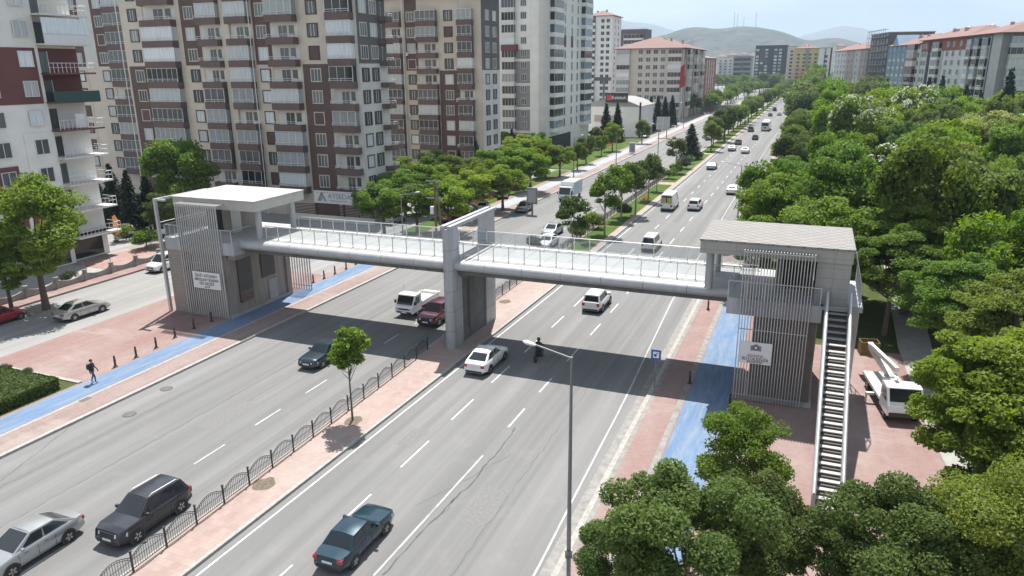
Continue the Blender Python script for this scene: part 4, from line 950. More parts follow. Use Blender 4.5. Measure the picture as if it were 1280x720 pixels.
E_ = [('pelvis', 'waist'), ('waist', 'chest'), ('chest', 'neck'), ('neck', 'head'), ('head', 'crown')]
for s, sd in ((1, 'r'), (-1, 'l')):
    J[sd+'hip'] = (s*.12, -.22, .92, .09); J[sd+'knee'] = (s*.22, .16, .78, .062); J[sd+'ankle'] = (s*.20, -.10, .40, .042); J[sd+'toe'] = (s*.21, .08, .33, .035)
    J[sd+'sh'] = (s*.19, -.08, 1.37, .065); J[sd+'elbow'] = (s*.31, .10, 1.14, .046); J[sd+'wrist'] = (s*.33, .24, 1.06, .03); J[sd+'palm'] = (s*.335, .30, 1.045, .028)
    E_ += [('pelvis', sd+'hip'), (sd+'hip', sd+'knee'), (sd+'knee', sd+'ankle'), (sd+'ankle', sd+'toe'), ('chest', sd+'sh'), (sd+'sh', sd+'elbow'), (sd+'elbow', sd+'wrist'), (sd+'wrist', sd+'palm')]
    for i in range(4):
        a = sd+'f%d' % i; x = s*(.31+.019*i); J[a] = (x, .335, 1.05, .0095); J[a+'b'] = (x, .335, 1.02, .008); E_ += [(sd+'palm', a), (a, a+'b')]
    J[sd+'t'] = (s*.30, .29, 1.01, .010); E_.append((sd+'palm', sd+'t'))
T_ = thing('person', 'rider in black with a dark helmet leaning on the motorcycle', 'person', mp_)
figure('body', J, E_, lambda c: (1 if c.z < .92 and c.y > -.5 and abs(c.x) < .3 else 0), T_)
WORLD_LOC[T_.name] = (0, 0, 0)
b = MB(); rings = [[(r_*math.cos(2*PI*k/14), r_*1.12*math.sin(2*PI*k/14), z) for k in range(14)] for z, r_ in ((1.50, .10), (1.56, .135), (1.64, .142), (1.71, .12), (1.755, .05))]; b.loft(rings); b.box(-.09, .09, .13, .16, 1.57, 1.65, 1); b.build('helmet', ['paint_black', 'car_glass'], T_, smooth=50, world=False)

# ------------------------------------------------------------------ street furniture
# arched iron median fence
def median_fence(label, y0, y1, step, m='dark_metal', xo=0.0):
    n = int((y1-y0)/step); x_at = lambda y: interp(MED_L, y)+0.32+xo
    t = thing('median_fence', label, 'fence', (x_at(y0), y0, CURB)); base = Vector(t.location)
    q = MB(); q.box(-.035, .035, -.035, .035, 0, 1.0); q.box(-.05, .05, -.05, .05, 1.0, 1.05); post = q.build('post', m, t, world=False)
    q = MB(); L_ = step-.09; o = .045
    q.bar((0, o, .14), (0, o+L_, .14), .03, .03); q.bar((0, o, .58), (0, o+L_, .58), .02, .02)
    arc = [(0, o+L_*i/8, .72+.34*math.sin(PI*i/8)) for i in range(9)]; q.tube(arc, .02, 5); q.tube([(x, y, z-.10) for x, y, z in arc], .014, 5)
    for i in range(1, 14): y = L_*i/14; q.bar((0, o+y, .14), (0, o+y, .71+.34*math.sin(PI*i/14)), .016, .016)
    panel = q.build('panel', m, t, world=False)
    for i in range(n+1):
        y = y0+i*step; o_ = post if i == 0 else copy_part(post, t); o_.location = (x_at(y)-base.x, y-y0, 0)
        if i < n:
            o_ = panel if i == 0 else copy_part(panel, t); o_.location = (x_at(y)-base.x, y-y0, 0); o_.rotation_euler = (0, 0, math.atan2(-(x_at(y+step)-x_at(y)), step))
    return t
median_fence('dark iron fence of arched panels along the paved median', 11.4, 47.2, 1.86)
median_fence('dark iron arched fence behind the bridge pier along the grass median', 56.5, 156, 1.86)
# bollards beside the blue path
mat('bollard_dark', (0.045, 0.03, 0.028), 0.6, 0.2, 6); mat('bollard_red', (0.3, 0.06, 0.03), 0.6, 0.1, 6)
def bollard(x, y, lb):
    o = MB(); pr = [(0.0, .17), (.05, .16), (.10, .09), (.30, .075), (.55, .085), (.70, .06), (.78, .075), (.86, .055), (.90, .01)]
    o.loft([[(r_*math.cos(2*PI*k/12), r_*math.sin(2*PI*k/12), z) for k in range(12)] for z, r_ in pr], mats=None); return o
bl = [G(*p) for p in ((145, 461), (171, 449), (196, 437), (219.5, 424), (243, 413), (265, 404), (392, 355), (405.5, 350), (419, 344), (433, 338), (445, 332))]
ords = ('nearest the walking pedestrian', 'second from the walking pedestrian', 'third from the walking pedestrian', 'third from the stair tower shadow', 'second from the stair tower shadow', 'in the shadow of the stair tower', 'nearest the slats under the bridge', 'second from the slats under the bridge', 'third from the slats under the bridge', 'fourth from the slats under the bridge', 'farthest from the slats under the bridge')
src = None
for p, w in zip(bl, ords):
    lb = 'dark tapered bollard beside the blue path, '+w
    if src is None:
        t = thing('bollard', lb, 'bollard', (p.x, p.y, CURB+.004), 0, 'bollards beside the blue path'); WORLD_LOC[t.name] = (0, 0, 0)
        b = bollard(0, 0, ''); b.build('shaft', 'bollard_dark', t, smooth=40, world=False); q = MB(); q.cyl((0, 0, .60), .085, .06, 12); q.build('band', 'bollard_red', t, smooth=40, world=False); src = t
    else: copy_thing(src, lb, (p.x, p.y, CURB+.004))
for p, lb in ((G(885, 387, CURB), 'dark bollard on the pink paving right under the bridge end'), (G(912, 508, CURB), 'dark bollard at the foot of the white council sign screen'), (G(862, 479, CURB), 'dark bollard in the bridge shadow next to the blue path')): copy_thing(src, lb, (p.x, p.y, CURB+.004))
# street lamps
mat('lamp_white', (0.66, 0.67, 0.67), 0.45, 0.05, 5)
def lamp(label, x, y, h, arm, z=CURB, group='street lamps'):
    t = thing('street_lamp', label, 'street lamp', (x, y, z), 0, group); WORLD_LOC[t.name] = (0, 0, 0)
    b = MB(); b.tube([(0, 0, 0), (0, 0, h*.5), (0, 0, h)], [.105, .085, .055], 10); b.cyl((0, 0, 0), .17, .3, 10); b.build('pole', 'pole_grey', t, smooth=60, world=False)
    d = Vector((arm[0], arm[1], 0)); e = d*1.0; q = MB(); q.tube([(0, 0, h-.05), tuple(e*.86+Vector((0, 0, h+.32)))], .035, 8); q.build('arm', 'pole_grey', t, smooth=60, world=False)
    u = d.normalized(); c = e+Vector((0, 0, h+.36)); sd = Vector((-u.y, u.x, 0)); q = MB(); rings = []
    for f, w, hh in ((-.30, .04, .03), (-.22, .10, .055), (-.05, .14, .08), (.14, .14, .08), (.25, .09, .055), (.29, .03, .03)):
        o = c+u*f+Vector((0, 0, f*.18)); rings.append([tuple(o+sd*w*math.cos(2*PI*k/12)+Vector((0, 0, hh*math.sin(2*PI*k/12)))) for k in range(12)])
    q.loft(rings); q.build('luminaire', 'lamp_white', t, smooth=60, world=False); return t
lamp('tall street lamp on the outer kerb in front of the bridge', -8.3, 26.8, 9.5, (-1.85, 0))
lamp('street lamp rising behind the tiled tower roof', -11.9+2.9, 108.2, 7.5, (-2.6, 0))
t = lamp('street lamp among the trees beyond the cream roof', AY(502, 262, 74).x, 74, 7.0, (2.1, 0.2), z=0)
for px, py, h, ar, lb in ((717, 222, 8, (1.6, 0), 'street lamp in front of the bright round-crowned street trees'), (822, 200, 8, (-1.5, .1), 'twin-side street lamp in the median beyond the cedar'), (770, 205, 7.5, (1.4, 0), 'street lamp by the slim young trees'), (846, 160, 8.5, (1.2, 0), 'street lamp next to the blue pylon sign'), (854, 160, 8.5, (-1.2, 0), 'street lamp beside the red flag'), (898, 158, 8, (-1.2, 0), 'street lamp among the far median trees')):
    p = G(px, py); lamp(lb, p.x, p.y, h, ar, z=0)
# wooden utility pole with cross-arms and wires
p = AY(545, 283, 76); mat('pole_wood', (0.16, 0.12, 0.09), 0.9, 0.2, 4)
t = thing('utility_pole', 'wooden utility pole with transformer box and cross-arms among the trees', 'utility pole', (p.x, p.y, -.05)); WORLD_LOC[t.name] = (0, 0, 0)
b = MB(); b.tube([(0, 0, 0), (0, 0, 8.6)], [.16, .11], 8); b.tube([(.9, 0, 0), (.25, 0, 8.3)], [.14, .10], 8); b.build('pole', 'pole_wood', t, world=False)
for z in (8.4, 6.4): b = MB(); b.box(-1.1, 1.1, -.06, .06, z, z+.12); b.build('cross_arm', 'pole_grey', t, world=False)
b = MB(); b.box(-.55, -.15, -.3, .1, 4.6, 5.5); b.build('transformer_box', 'white_paint', t, bevel=.03, world=False)
for k, zz in enumerate((8.55, 7.9)):
    b = MB(); pts = []
    for i in range(13): f = i/12; pts.append((p.x+(-26)*f, p.y-.5*f+k*.3, zz-1.1*math.sin(PI*f)-1.0*f))
    b.tube(pts, .018, 4); o = b.build('power_cable', 'dark_metal', origin=(p.x-13, p.y, 7)); tag(o, ('upper' if k == 0 else 'lower')+' dark cable strung from the utility pole to the building', 'cable', 'power cables')
# signs
p = G(818, 487)
t = thing('road_sign', 'blue square road sign with a white symbol on a slim pole', 'sign', (p.x, p.y, CURB)); WORLD_LOC[t.name] = (0, 0, 0)
mat('sign_blue', (0.02, 0.10, 0.38), 0.4, 0.05, 5)
b = MB(); b.tube([(0, 0, 0), (0, 0, 2.75)], .035, 8); b.build('pole', 'pole_grey', t, world=False)
b = MB(); b.box(-.33, .33, -.05, -.03, 2.05, 2.75); b.build('plate', 'sign_blue', t, world=False)
b = MB(); b.box(-.2, .2, -.056, -.051, 2.18, 2.62); b.tube([(-.05, -.058, 2.36), (-.05, -.064, 2.36)], .10, 12, 1); b.bar((-.02, -.061, 2.42), (.12, -.061, 2.55), .05, .006, 1, up=(0, 1, 0)); b.build('symbol', ['ink_white', 'sign_blue'], t, world=False)
# manhole covers and drains
mat('iron', (0.11, 0.105, 0.10), 0.8, 0.3, 12)
for px, py, lb in ((162, 518, 'round iron manhole cover nearest the kerb drain'), (208, 486, 'round iron manhole cover farther up the empty carriageway'), (588, 344, 'round iron manhole cover beyond the bridge beam')):
    p = G(px, py); t = thing('manhole_cover', lb, 'manhole cover', (p.x, p.y, 0), 0, 'manhole covers'); WORLD_LOC[t.name] = (0, 0, 0)
    b = MB(); b.cyl((0, 0, .001), .42, .011, 24); b.build('frame_ring', 'tar', t, world=False); b = MB(); b.cyl((0, 0, .0125), .34, .006, 24); b.build('lid', 'iron', t, world=False)
mat('soil', (0.13, 0.105, 0.075), 0.95, 0.4, 6, world=True)
for px, py, lb in ((330, 608, 'bare soil pit in the median paving below the fence'), (441, 529, 'soil pit at the foot of the small median tree'), (632, 379, 'soil pit in the median paving beyond the bridge pier')):
    p = G(px, py); b = MB(); r_ = random.Random(int(px)); b.poly([(p.x+(.55+r_.uniform(-.1, .1))*math.cos(2*PI*k/14), p.y+(.62+r_.uniform(-.12, .12))*math.sin(2*PI*k/14), CURB+.010) for k in range(14)]); o = b.build('tree_pit', 'soil'); struct(o)
p = G(107, 502); b = MB(); b.box(p.x-.2, p.x+.2, p.y-.35, p.y+.35, CURB+.005, CURB+.02); o = b.build('kerb_drain', 'iron', origin=(p.x, p.y, CURB)); tag(o, 'small iron drain grate in the pink pavement strip', 'drain')
# scalloped garden wall along the side street
t = thing('garden_wall', 'low grey wall of scalloped panels and posts along the side street', 'wall', (-69.1, 50, 0))
mat('wall_grey', (0.27, 0.26, 0.24), 0.9, 0.2, 1.5, world=True)
ya = 26.0; FO = Vector(WORLD_LOC[t.name]); q = MB(); q.box(-.16, .16, -.16, .16, -.1, 1.25); q.box(-.2, .2, -.2, .2, 1.25, 1.32); q.tube([(0, 0, 1.3), (0, 0, 2.1)], .03, 6); pst = q.build('post', 'wall_grey', t, world=False)
q = MB(); L_ = 3.2; prof = [(.16+(L_-.32)*i/10, .95-.28*math.sin(PI*i/10)) for i in range(11)]
q.loft([[(-.09, y, -.1) for y, z in prof], [(-.09, y, z) for y, z in prof], [(.09, y, z) for y, z in prof], [(.09, y, -.1) for y, z in prof]], close=False, caps=False); q.loft([[(-.09, y, -.1) for y, z in prof], [(.09, y, -.1) for y, z in prof]], close=False, caps=False)
pnl = q.build('panel', 'wall_grey', t, world=False); i = 0; y = ya
while y < 62:
    o = pst if i == 0 else copy_part(pst, t); o.location = (0, y-FO.y, 0); o = pnl if i == 0 else copy_part(pnl, t); o.location = (0, y-FO.y, 0); y += L_; i += 1
# ------------------------------------------------------------------ buildings
for nm, c in (('wall_beige', (0.57, 0.505, 0.43)), ('wall_maroon', (0.115, 0.072, 0.064)), ('wall_brick_red', (0.15, 0.06, 0.058)), ('wall_white', (0.74, 0.725, 0.69)), ('wall_offwhite', (0.64, 0.62, 0.585)), ('wall_lightgrey', (0.56, 0.545, 0.525)),
              ('wall_midgrey', (0.24, 0.235, 0.235)), ('wall_darkgrey', (0.115, 0.108, 0.11)), ('wall_charcoal', (0.045, 0.047, 0.055)), ('wall_blue', (0.20, 0.30, 0.40)), ('wall_pink', (0.46, 0.36, 0.33)), ('wall_yellow', (0.50, 0.42, 0.18)),
              ('wall_orange', (0.50, 0.27, 0.15)), ('wall_redpaint', (0.34, 0.10, 0.07)), ('wall_cream', (0.54, 0.48, 0.40)), ('band_maroon', (0.135, 0.092, 0.084)), ('surround_brown', (0.065, 0.045, 0.04)), ('surround_cream', (0.52, 0.47, 0.41)),
              ('roof_red', (0.185, 0.10, 0.085)), ('roof_grey', (0.3, 0.29, 0.28)), ('awning_green', (0.03, 0.07, 0.065)), ('shop_dark', (0.04, 0.04, 0.045))):
    mat(nm, c, 0.8, 0.09, 0.35, world=True)
mat('frame_white', (0.68, 0.68, 0.68), 0.45, 0.04, 4)
mat('pane_dark', (0.02, 0.024, 0.028), 0.08, 0.0, spec=0.5)
mat('pane_mid', (0.10, 0.11, 0.115), 0.12, 0.25, 0.9, stretch=(6, 6, 0.6))
mat('pane_curtain', (0.52, 0.555, 0.575), 0.25, 0.22, 1.0, stretch=(7, 7, 0.5))
mat('pane_blind', (0.10, 0.055, 0.05), 0.6, 0.1, 3)
mat('pane_blue', (0.16, 0.23, 0.28), 0.1, 0.3, 0.8)
BRND = random.Random(5)
class Bld:
    def __init__(s, label, x, y, rz, w, d, H, wall, name='apartment_block', cat='apartment block', group=None, z=-0.1, parapet=True, roof=None):
        s.t = thing(name, label, cat, (x, y, z), rz, group); WORLD_LOC[s.t.name] = (0, 0, 0); s.w, s.d, s.H = w, d, H; s.protos = {}
        b = MB(); b.box(0, w, 0, d, 0, H); s.wall = b.build('wall', wall, s.t, world=False)
        if roof: s.hip(*roof)
        elif parapet:
            b = MB(); b.box(-.25, w+.25, -.25, d+.25, H, H+.35); b.build('roof', 'roof_grey', s.t, world=False)
    def hip(s, m, h, ov=0.9, chim=4):
        w, d, H = s.w, s.d, s.H; b = MB(); e = min(w, d)/2
        b.box(-ov, w+ov, -ov, d+ov, H, H+.25)
        A = [(-ov, -ov, H+.25), (w+ov, -ov, H+.25), (w+ov, d+ov, H+.25), (-ov, d+ov, H+.25)]
        if w > d: R1, R2 = (e, d/2, H+h), (w-e, d/2, H+h); b.poly([A[0], A[1], R2, R1]); b.poly([A[1], A[2], R2]); b.poly([A[2], A[3], R1, R2]); b.poly([A[3], A[0], R1])
        else: R1, R2 = (w/2, e, H+h), (w/2, d-e, H+h); b.poly([A[0], A[1], R1]); b.poly([A[1], A[2], R2, R1]); b.poly([A[2], A[3], R2]); b.poly([A[3], A[0], R1, R2])
        r = b.build('roof', m, s.t, world=False)
        for i in range(chim):
            q = MB(); cx, cy = BRND.uniform(.2, .8)*w, BRND.uniform(.25, .75)*d; q.box(cx-.4, cx+.4, cy-.5, cy+.5, H+.3, H+h*.6+BRND.uniform(1.0, 1.8)); q.build('chimney', 'wall_pink', r, world=False)
        return r
    def panel(s, face, u0, u1, z0, z1, m, t=0.06, name='wall_panel'):
        b = MB()
        if face == 'f': b.box(u0, u1, -t, 0.03, z0, z1)
        elif face == 'r': b.box(s.w-.03, s.w+t, u0, u1, z0, z1)
        else: b.box(-t, .03, u0, u1, z0, z1)
        return b.build(name, m, s.t, world=False)
    def window(s, key, w, h, sur=None, pane='pane_mid', sub=True, mull=2, deep=0.10):
        if key in s.protos: return
        b = MB(); e = .14 if sur else .06; d0 = -deep
        for a in ((-w/2-e, -w/2, 0, h), (w/2, w/2+e, 0, h), (-w/2-e, w/2+e, h, h+e), (-w/2-e, w/2+e, -e, 0)): b.box(a[0], a[1], d0, .02, a[2], a[3], 0)
        for i in range(1, mull+1): x = -w/2+w*i/(mull+1); b.box(x-.035, x+.035, -.075, .02, 0, h, 1)
        if not sub: b.box(-w/2, w/2, -.065, .02, 0, h, 2)
        s.protos[key] = (b.mesh('window', [sur or 'frame_white', 'frame_white', pane]), None)
        if sub:
            q = MB(); q.box(-w/2, w/2, -.065, .02, 0, h); s.protos[key] = (s.protos[key][0], q.mesh('pane', [pane]))
    def balcony(s, key, w, h=3.0, depth=1.2, band='band_maroon', bh=.95, rail='frame_white', pane='pane_curtain', kind='glazed', sub=True, n=5, back=None, side=True):
        """band = solid parapet, glazing or open recess above it, rail in front"""
        b = MB(); b.box(-w/2, w/2, -depth, .02, -.18, 0, 0)
        if bh > 0: b.box(-w/2, w/2, -depth-.03, -depth+.10, -.42, bh-.42, 0); b.box(-w/2-.03, -w/2+.09, -depth+.10, .02, -.42, bh-.42, 0); b.box(w/2-.09, w/2+.03, -depth+.10, .02, -.42, bh-.42, 0)
        top = max(bh-.42, 0)
        if rail:
            b.tube([(-w/2, -depth, top+.42), (w/2, -depth, top+.42)], .035, 5, 1); b.tube([(-w/2, -depth, top+.16), (w/2, -depth, top+.16)], .025, 5, 1)
            for x in (-w/2, 0, w/2): b.box(x-.03, x+.03, -depth-.03, -depth+.03, top, top+.42, 1)
        gz = []
        if kind == 'glazed':
            q = MB(); yy = -depth+.12; zt = h-.5
            q.box(-w/2+.05, w/2-.05, yy-.01, yy+.02, top, zt)
            q.box(-w/2+.05, -w/2+.08, yy+.02, .02, top, zt); q.box(w/2-.08, w/2-.05, yy+.02, .02, top, zt)
            for i in range(n+1): x = -w/2+.05+(w-.1)*i/n; q.box(x-.03, x+.03, yy-.03, yy+.03, top, zt, 1)
            q.box(-w/2, w/2, yy-.05, yy+.05, zt, zt+.09, 1); gz.append(q)
        else:
            q = MB(); q.box(-w*.18, w*.12, -.05, .02, 0.05, 2.15); q.box(-w*.18, w*.12, -.07, .02, 2.15, 2.22, 1); q.box(-.03-w*.03, .03-w*.03, -.07, .02, .05, 2.15, 1); q.box(w*.2, w*.38, -.05, .02, .9, 2.15); gz.append(q)
            if back: b.box(-w/2, w/2, -.03, .02, 0, h-.2, 2)
        mts = [band, rail or 'frame_white', back or band]
        if not sub:
            g = gz[0]; off = len(b.v); b.v += g.v; b.f += [tuple(i+off for i in f) for f in g.f]; b.m += [3+k for k in g.m]; s.protos[key] = (b.mesh('balcony', mts+[pane, 'frame_white']), None)
        else: s.protos[key] = (b.mesh('balcony', mts), gz[0].mesh('glazing', [pane, 'frame_white']))
    def put(s, key, face, u, z, off=0.0):
        me, sub = s.protos[key]; o = link(me.name.split('.')[0], me, s.t)
        if face == 'f': o.location = (u, -off, z)
        elif face == 'r': o.location = (s.w+off, u, z); o.rotation_euler = (0, 0, PI/2)
        else: o.location = (-off, u, z); o.rotation_euler = (0, 0, -PI/2)
        if sub: link(sub.name.split('.')[0], sub, o)
        return o
def pick(*opts):
    """weighted choice: (key, weight) pairs"""
    r = BRND.random()*sum(w for _, w in opts)
    for k_, w in opts:
        r -= w
        if r <= 0: return k_
    return opts[-1][0]

# maroon and beige twelve-storey block behind the cream tower roof
def big_block(B, front, side, zb, fh, ks, split, tall=True):
    B.window('wb', 1.55, 1.6, 'surround_brown', 'pane_mid'); B.window('wbc', 1.55, 1.6, 'surround_brown', 'pane_curtain'); B.window('wbd', 1.55, 1.6, 'surround_brown', 'pane_blind', mull=0)
    B.window('wm', 1.55, 1.6, 'surround_cream', 'pane_mid'); B.window('wmc', 1.55, 1.6, 'surround_cream', 'pane_curtain'); B.window('wmd', 1.55, 1.6, 'surround_cream', 'pane_blind', mull=0)
    for (u, typ, wd, hi) in front:
        if typ == 'W':
            B.panel('f', u-wd/2, u+wd/2, split, B.H, 'wall_beige' if hi == 'b' else 'wall_maroon'); B.panel('f', u-wd/2, u+wd/2, 0, split, 'wall_maroon' if hi == 'b' else 'wall_beige')
        elif typ == 'P': B.panel('f', u-wd/2, u+wd/2, 0, B.H, 'wall_beige', t=.35, name='pilaster')
        elif typ == 'D': b = MB(); b.tube([(u, -.75, 0), (u, -.75, B.H)], .07, 6); b.build('downpipe', 'frame_white', B.t, world=False)
        elif typ == 'B':
            n_ = max(3, int(wd/1.0))
            for kk, pn, kd in (('c', 'pane_curtain', 'glazed'), ('m', 'pane_mid', 'glazed'), ('d', 'pane_dark', 'glazed'), ('o', 'pane_mid', 'open')): B.balcony('b%s%.1f' % (kk, wd), wd, fh, 1.15, 'band_maroon', .95, 'frame_white', pn, kd, n=n_, back='wall_offwhite')
    for k in ks:
        z = zb+fh*k
        for (u, typ, wd, hi) in front:
            if typ == 'W':
                beige = (hi == 'b') == (z > split-0.5); pre = 'wb' if beige else 'wm'; B.put(pick((pre, 5), (pre+'c', 2), (pre+'d', 1.2)), 'f', u, z+.7, .06)
            elif typ == 'B': B.put('b%s%.1f' % (pick(('c', 3.5), ('m', 3), ('d', 1.0), ('o', 2)), wd), 'f', u, z+.1, 0.0)
        for (u, typ) in side:
            if typ == 'w': B.put(pick(('wb', 3), ('wbc', 1)) if z < split-.5 else pick(('wm', 3), ('wmc', 1)), 'r', u, z+.7, .06)
            else: B.put('bo%.1f' % wdB, 'r', u, z+.1, 0.0)
wdB = 4.4
B = Bld('maroon and beige twelve-storey block right behind the cream tower roof', -102, 89.8, 0, 43, 7.4, 37.5, 'wall_beige')
B.panel('r', 0, 7.4, 21.9, 37.5, 'wall_darkgrey'); B.panel('r', 0, 7.4, 0, 21.9, 'wall_lightgrey'); B.panel('f', 38.4, 39.0, 0, 37.5, 'wall_lightgrey'); B.panel('f', 42.3, 43.06, 0, 37.5, 'wall_lightgrey')
big_block(B, [(2.6, 'W', 4.4, 'b'), (8.1, 'B', 6.2, ''), (13.9, 'W', 3.4, 'm'), (17.9, 'B', 3.8, ''), (20.7, 'P', 1.5, ''), (23.3, 'B', 3.8, ''), (25.5, 'D', 0, ''), (27.1, 'W', 3.0, 'm'), (30.9, 'B', 4.8, ''), (35.9, 'W', 4.4, 'b'), (38.7, 'D', 0, ''), (40.7, 'B', 3.9, ''), (0.1, 'D', 0, '')],
          [(1.5, 'w'), (4.1, 'w')], 0.9, 3.0, range(1, 12), 21.9)
for k in range(1, 12): B.balcony('side', 1.9, 3.0, 1.3, 'band_maroon', .7, 'frame_white', 'pane_mid', 'open', sub=True, back='wall_lightgrey') if 'side' not in B.protos else None; B.put('side', 'r', 6.3, .9+3*k+.1)
B = Bld('set-back maroon and grey block between the white corner block and the pipe', -125, 97.5, 0, 22.5, 14, 37.5, 'wall_beige')
B.panel('f', 0, 22.5, 22, 37.5, 'wall_lightgrey', t=.03)
big_block(B, [(3, 'W', 3, 'm'), (9.2, 'W', 3.4, 'm'), (13.6, 'B', 4.4, ''), (18.2, 'B', 3.4, ''), (21.2, 'W', 2.2, 'b')], [], 0.9, 3.0, range(1, 12), 22)
B = Bld('maroon and beige block with balcony stacks behind the row of street trees', -100, 131, 0, 41, 8.4, 34.0, 'wall_beige', roof=('wall_maroon', 1.2, .8, 0))
B.panel('r', 0, 8.4, 20.8, 34, 'wall_darkgrey'); B.panel('r', 0, 8.4, 0, 20.8, 'wall_lightgrey')
big_block(B, [(4, 'W', 3, 'b'), (9, 'B', 4.2, ''), (13.4, 'W', 2.6, 'b'), (18.6, 'P', 1.6, ''), (22.6, 'B', 3.2, ''), (24.7, 'D', 0, ''), (26.2, 'W', 2.6, 'm'), (29.8, 'B', 4.2, ''), (34.2, 'W', 4.2, 'b'), (37.9, 'B', 3.0, '')], [(2.4, 'w'), (5.8, 'w')], .35, 2.88, range(1, 11), 20.8)
# air conditioners and dishes on the maroon and beige blocks
def extras(B, spots):
    q = MB(); q.box(-.42, .42, -.34, 0, 0, .58); q.tube([(-.08, -.345, .29), (-.08, -.355, .29)], .22, 12, 1); me = q.mesh('air_conditioner', ['frame_white', 'wall_midgrey'])
    for u, z in spots: o = link('air_conditioner', me, B.t); o.location = (u, -.10, z)
extras(B, [(u, .35+2.88*k+d) for u, k, d in ((14.4, 3, .2), (14.4, 6, .2), (25.0, 4, .2), (25.0, 8, .2), (36.1, 5, .3), (36.1, 7, .3), (36.1, 2, .3), (27.6, 9, .2))])
# white corner block with shop and stacked balconies
B = Bld('white block with dark red upper floors, open corner balconies and a ground-floor shop', -77.3, 24, PI/2, 33, 16, 33, 'wall_white')
B.panel('f', 0, 32.6, 17.9, 23.6, 'wall_brick_red'); B.panel('f', 29.6, 33.05, 3.0, 14.9, 'wall_white', t=.10)
for u0, u1, z0, z1 in ((25.9, 28.4, 3.0, 11.7), (29.0, 32.6, 2.9, 8.9)): B.panel('f', u0, u1, z0, z1, 'wall_brick_red', t=.11)
B.window('w', 1.45, 1.5, None, 'pane_mid', mull=1); B.window('wc', 1.45, 1.5, None, 'pane_curtain', mull=1)
for k in range(1, 10):
    for u in (31.4, 27.2, 22, 17, 11, 5): B.put(pick(('w', 2), ('wc', 1)), 'f', u, 3.75+3.02*(k-1)-.15, .11)
mat('shop_glass', (0.03, 0.035, 0.04), 0.08, 0.0)
b = MB(); b.box(33, 38.2, .9, 14, 0, 33); b.build('wall', 'wall_white', B.t, world=False)
b = MB(); b.box(33.0, 38.22, .87, .93, 17.9, 23.6); b.build('wall_panel', 'wall_brick_red', B.t, world=False)
b = MB(); b.box(24, 38.4, -.30, .9, 2.75, 3.05); b.box(24, 33.0, -.22, -.03, 2.2, 2.75); b.build('awning', 'wall_brick_red', B.t, world=False)
b = MB(); b.box(33.4, 37.4, .80, .88, .25, 2.7); b.box(29, 32.4, -.06, .02, .3, 2.1); b.build('shop_window', 'shop_glass', B.t, world=False)
for k in range(0, 10):
    z = 3.05+3.0*k
    b = MB(); b.box(32.9, 38.5, -1.35, .9, z-.18, z); slab = b.build('balcony', 'wall_brick_red' if k in (4, 5, 6) else 'wall_offwhite', B.t, world=False)
    b = MB(); b.tube([(33, -1.3, z+1.0), (38.45, -1.3, z+1.0), (38.45, .8, z+1.0)], .03, 5); b.tube([(33, -1.3, z+.55), (38.45, -1.3, z+.55), (38.45, .8, z+.55)], .02, 5)
    for i in range(12): x = 33+5.45*i/11; b.box(x-.02, x+.02, -1.32, -1.28, z, z+1.0)
    if k == 6: b.build('railing', 'frame_white', slab, world=False)
    else: b.build('railing', 'frame_white', slab, world=False)
    if k == 5: q = MB(); q.box(32.95, 38.5, -1.40, -1.34, z-.1, z+1.05); q.build('windbreak_cloth', 'awning_green', slab, world=False)
    if k == 4: q = MB(); q.box(35.2, 36.4, -1.1, -.9, z+.1, z+1.6); q.build('laundry', 'frame_white', slab, world=False)
    if k == 7: q = MB(); q.box(33, 38.45, -1.28, -1.25, z+.0, z+2.6); q.box(33, 38.45, -1.33, -1.29, z, z+.9, 1); q.build('glazing', ['pane_curtain', 'frame_white'], slab, world=False)
    q = MB(); q.box(33.5, 34.6, .82, .88, z+.05, z+2.2); q.box(33.5, 33.58, .80, .9, z, z+2.25, 1); q.box(34.55, 34.63, .80, .9, z, z+2.25, 1); q.build('balcony_door', ['pane_mid', 'frame_white'], slab, world=False)
# white tower with curved glazed balconies
B = Bld('white and grey tower with glazed balconies and small red accents', -88, 175, 0, 26.1, 38, 46, 'wall_white')
B.panel('f', 0, 22.2, 25.6, 46, 'wall_white'); B.panel('f', 15.0, 22.0, 1.0, 25.4, 'wall_midgrey', t=.05); b = MB(); b.cyl((25.2, .9, 0), 1.3, 46, 20); b.build('corner_column', 'wall_lightgrey', B.t, smooth=40, world=False)
b = MB(); b.box(22.5, 26.3, -.4, 20, 0, 4.4); b.build('shop_front', 'shop_dark', B.t, world=False)
for k_, pn in (('c', 'pane_curtain'), ('m', 'pane_mid'), ('d', 'pane_dark')): B.balcony('b'+k_, 3.3, 2.86, 1.1, 'wall_offwhite', 1.0, None, pn, 'glazed', sub=False, n=4); B.balcony('s'+k_, 7.0, 2.86, 1.3, 'wall_white', 1.0, None, 'pane_blue' if k_ == 'c' else pn, 'glazed', sub=False, n=6)
B.window('w', 1.4, 1.45, None, 'pane_mid', sub=False); B.window('n', 1.0, 1.9, None, 'pane_mid', sub=False, mull=0); B.window('nr', 1.2, 2.6, 'wall_brick_red', 'pane_blind', sub=False, mull=0)
for k in range(1, 15):
    z = 2.75+2.86*k
    for u in (4, 16.6): B.put(pick(('bc', 1), ('bm', 2), ('bd', 1.5)), 'f', u, z+.3)
    for u in (9.5, 20.4): B.put('w', 'f', u, z+1.15, .06)
    B.panel('f', 15.0, 22.05, z-.12, z+.5, 'wall_white' if k > 7 else 'wall_offwhite', t=.10) if k % 2 else None
    B.put(pick(('sc', 2), ('sm', 1), ('sd', 1)), 'r', 6.6, z+.3)
    for u in (14.6, 20.6): B.put('nr' if k in (8, 14) else 'n', 'r', u, z+.7, .04)
    B.put('n', 'r', 25.5, z+.7, .04); B.put(pick(('sc', 1), ('sd', 2)), 'r', 32.5, z+.3)
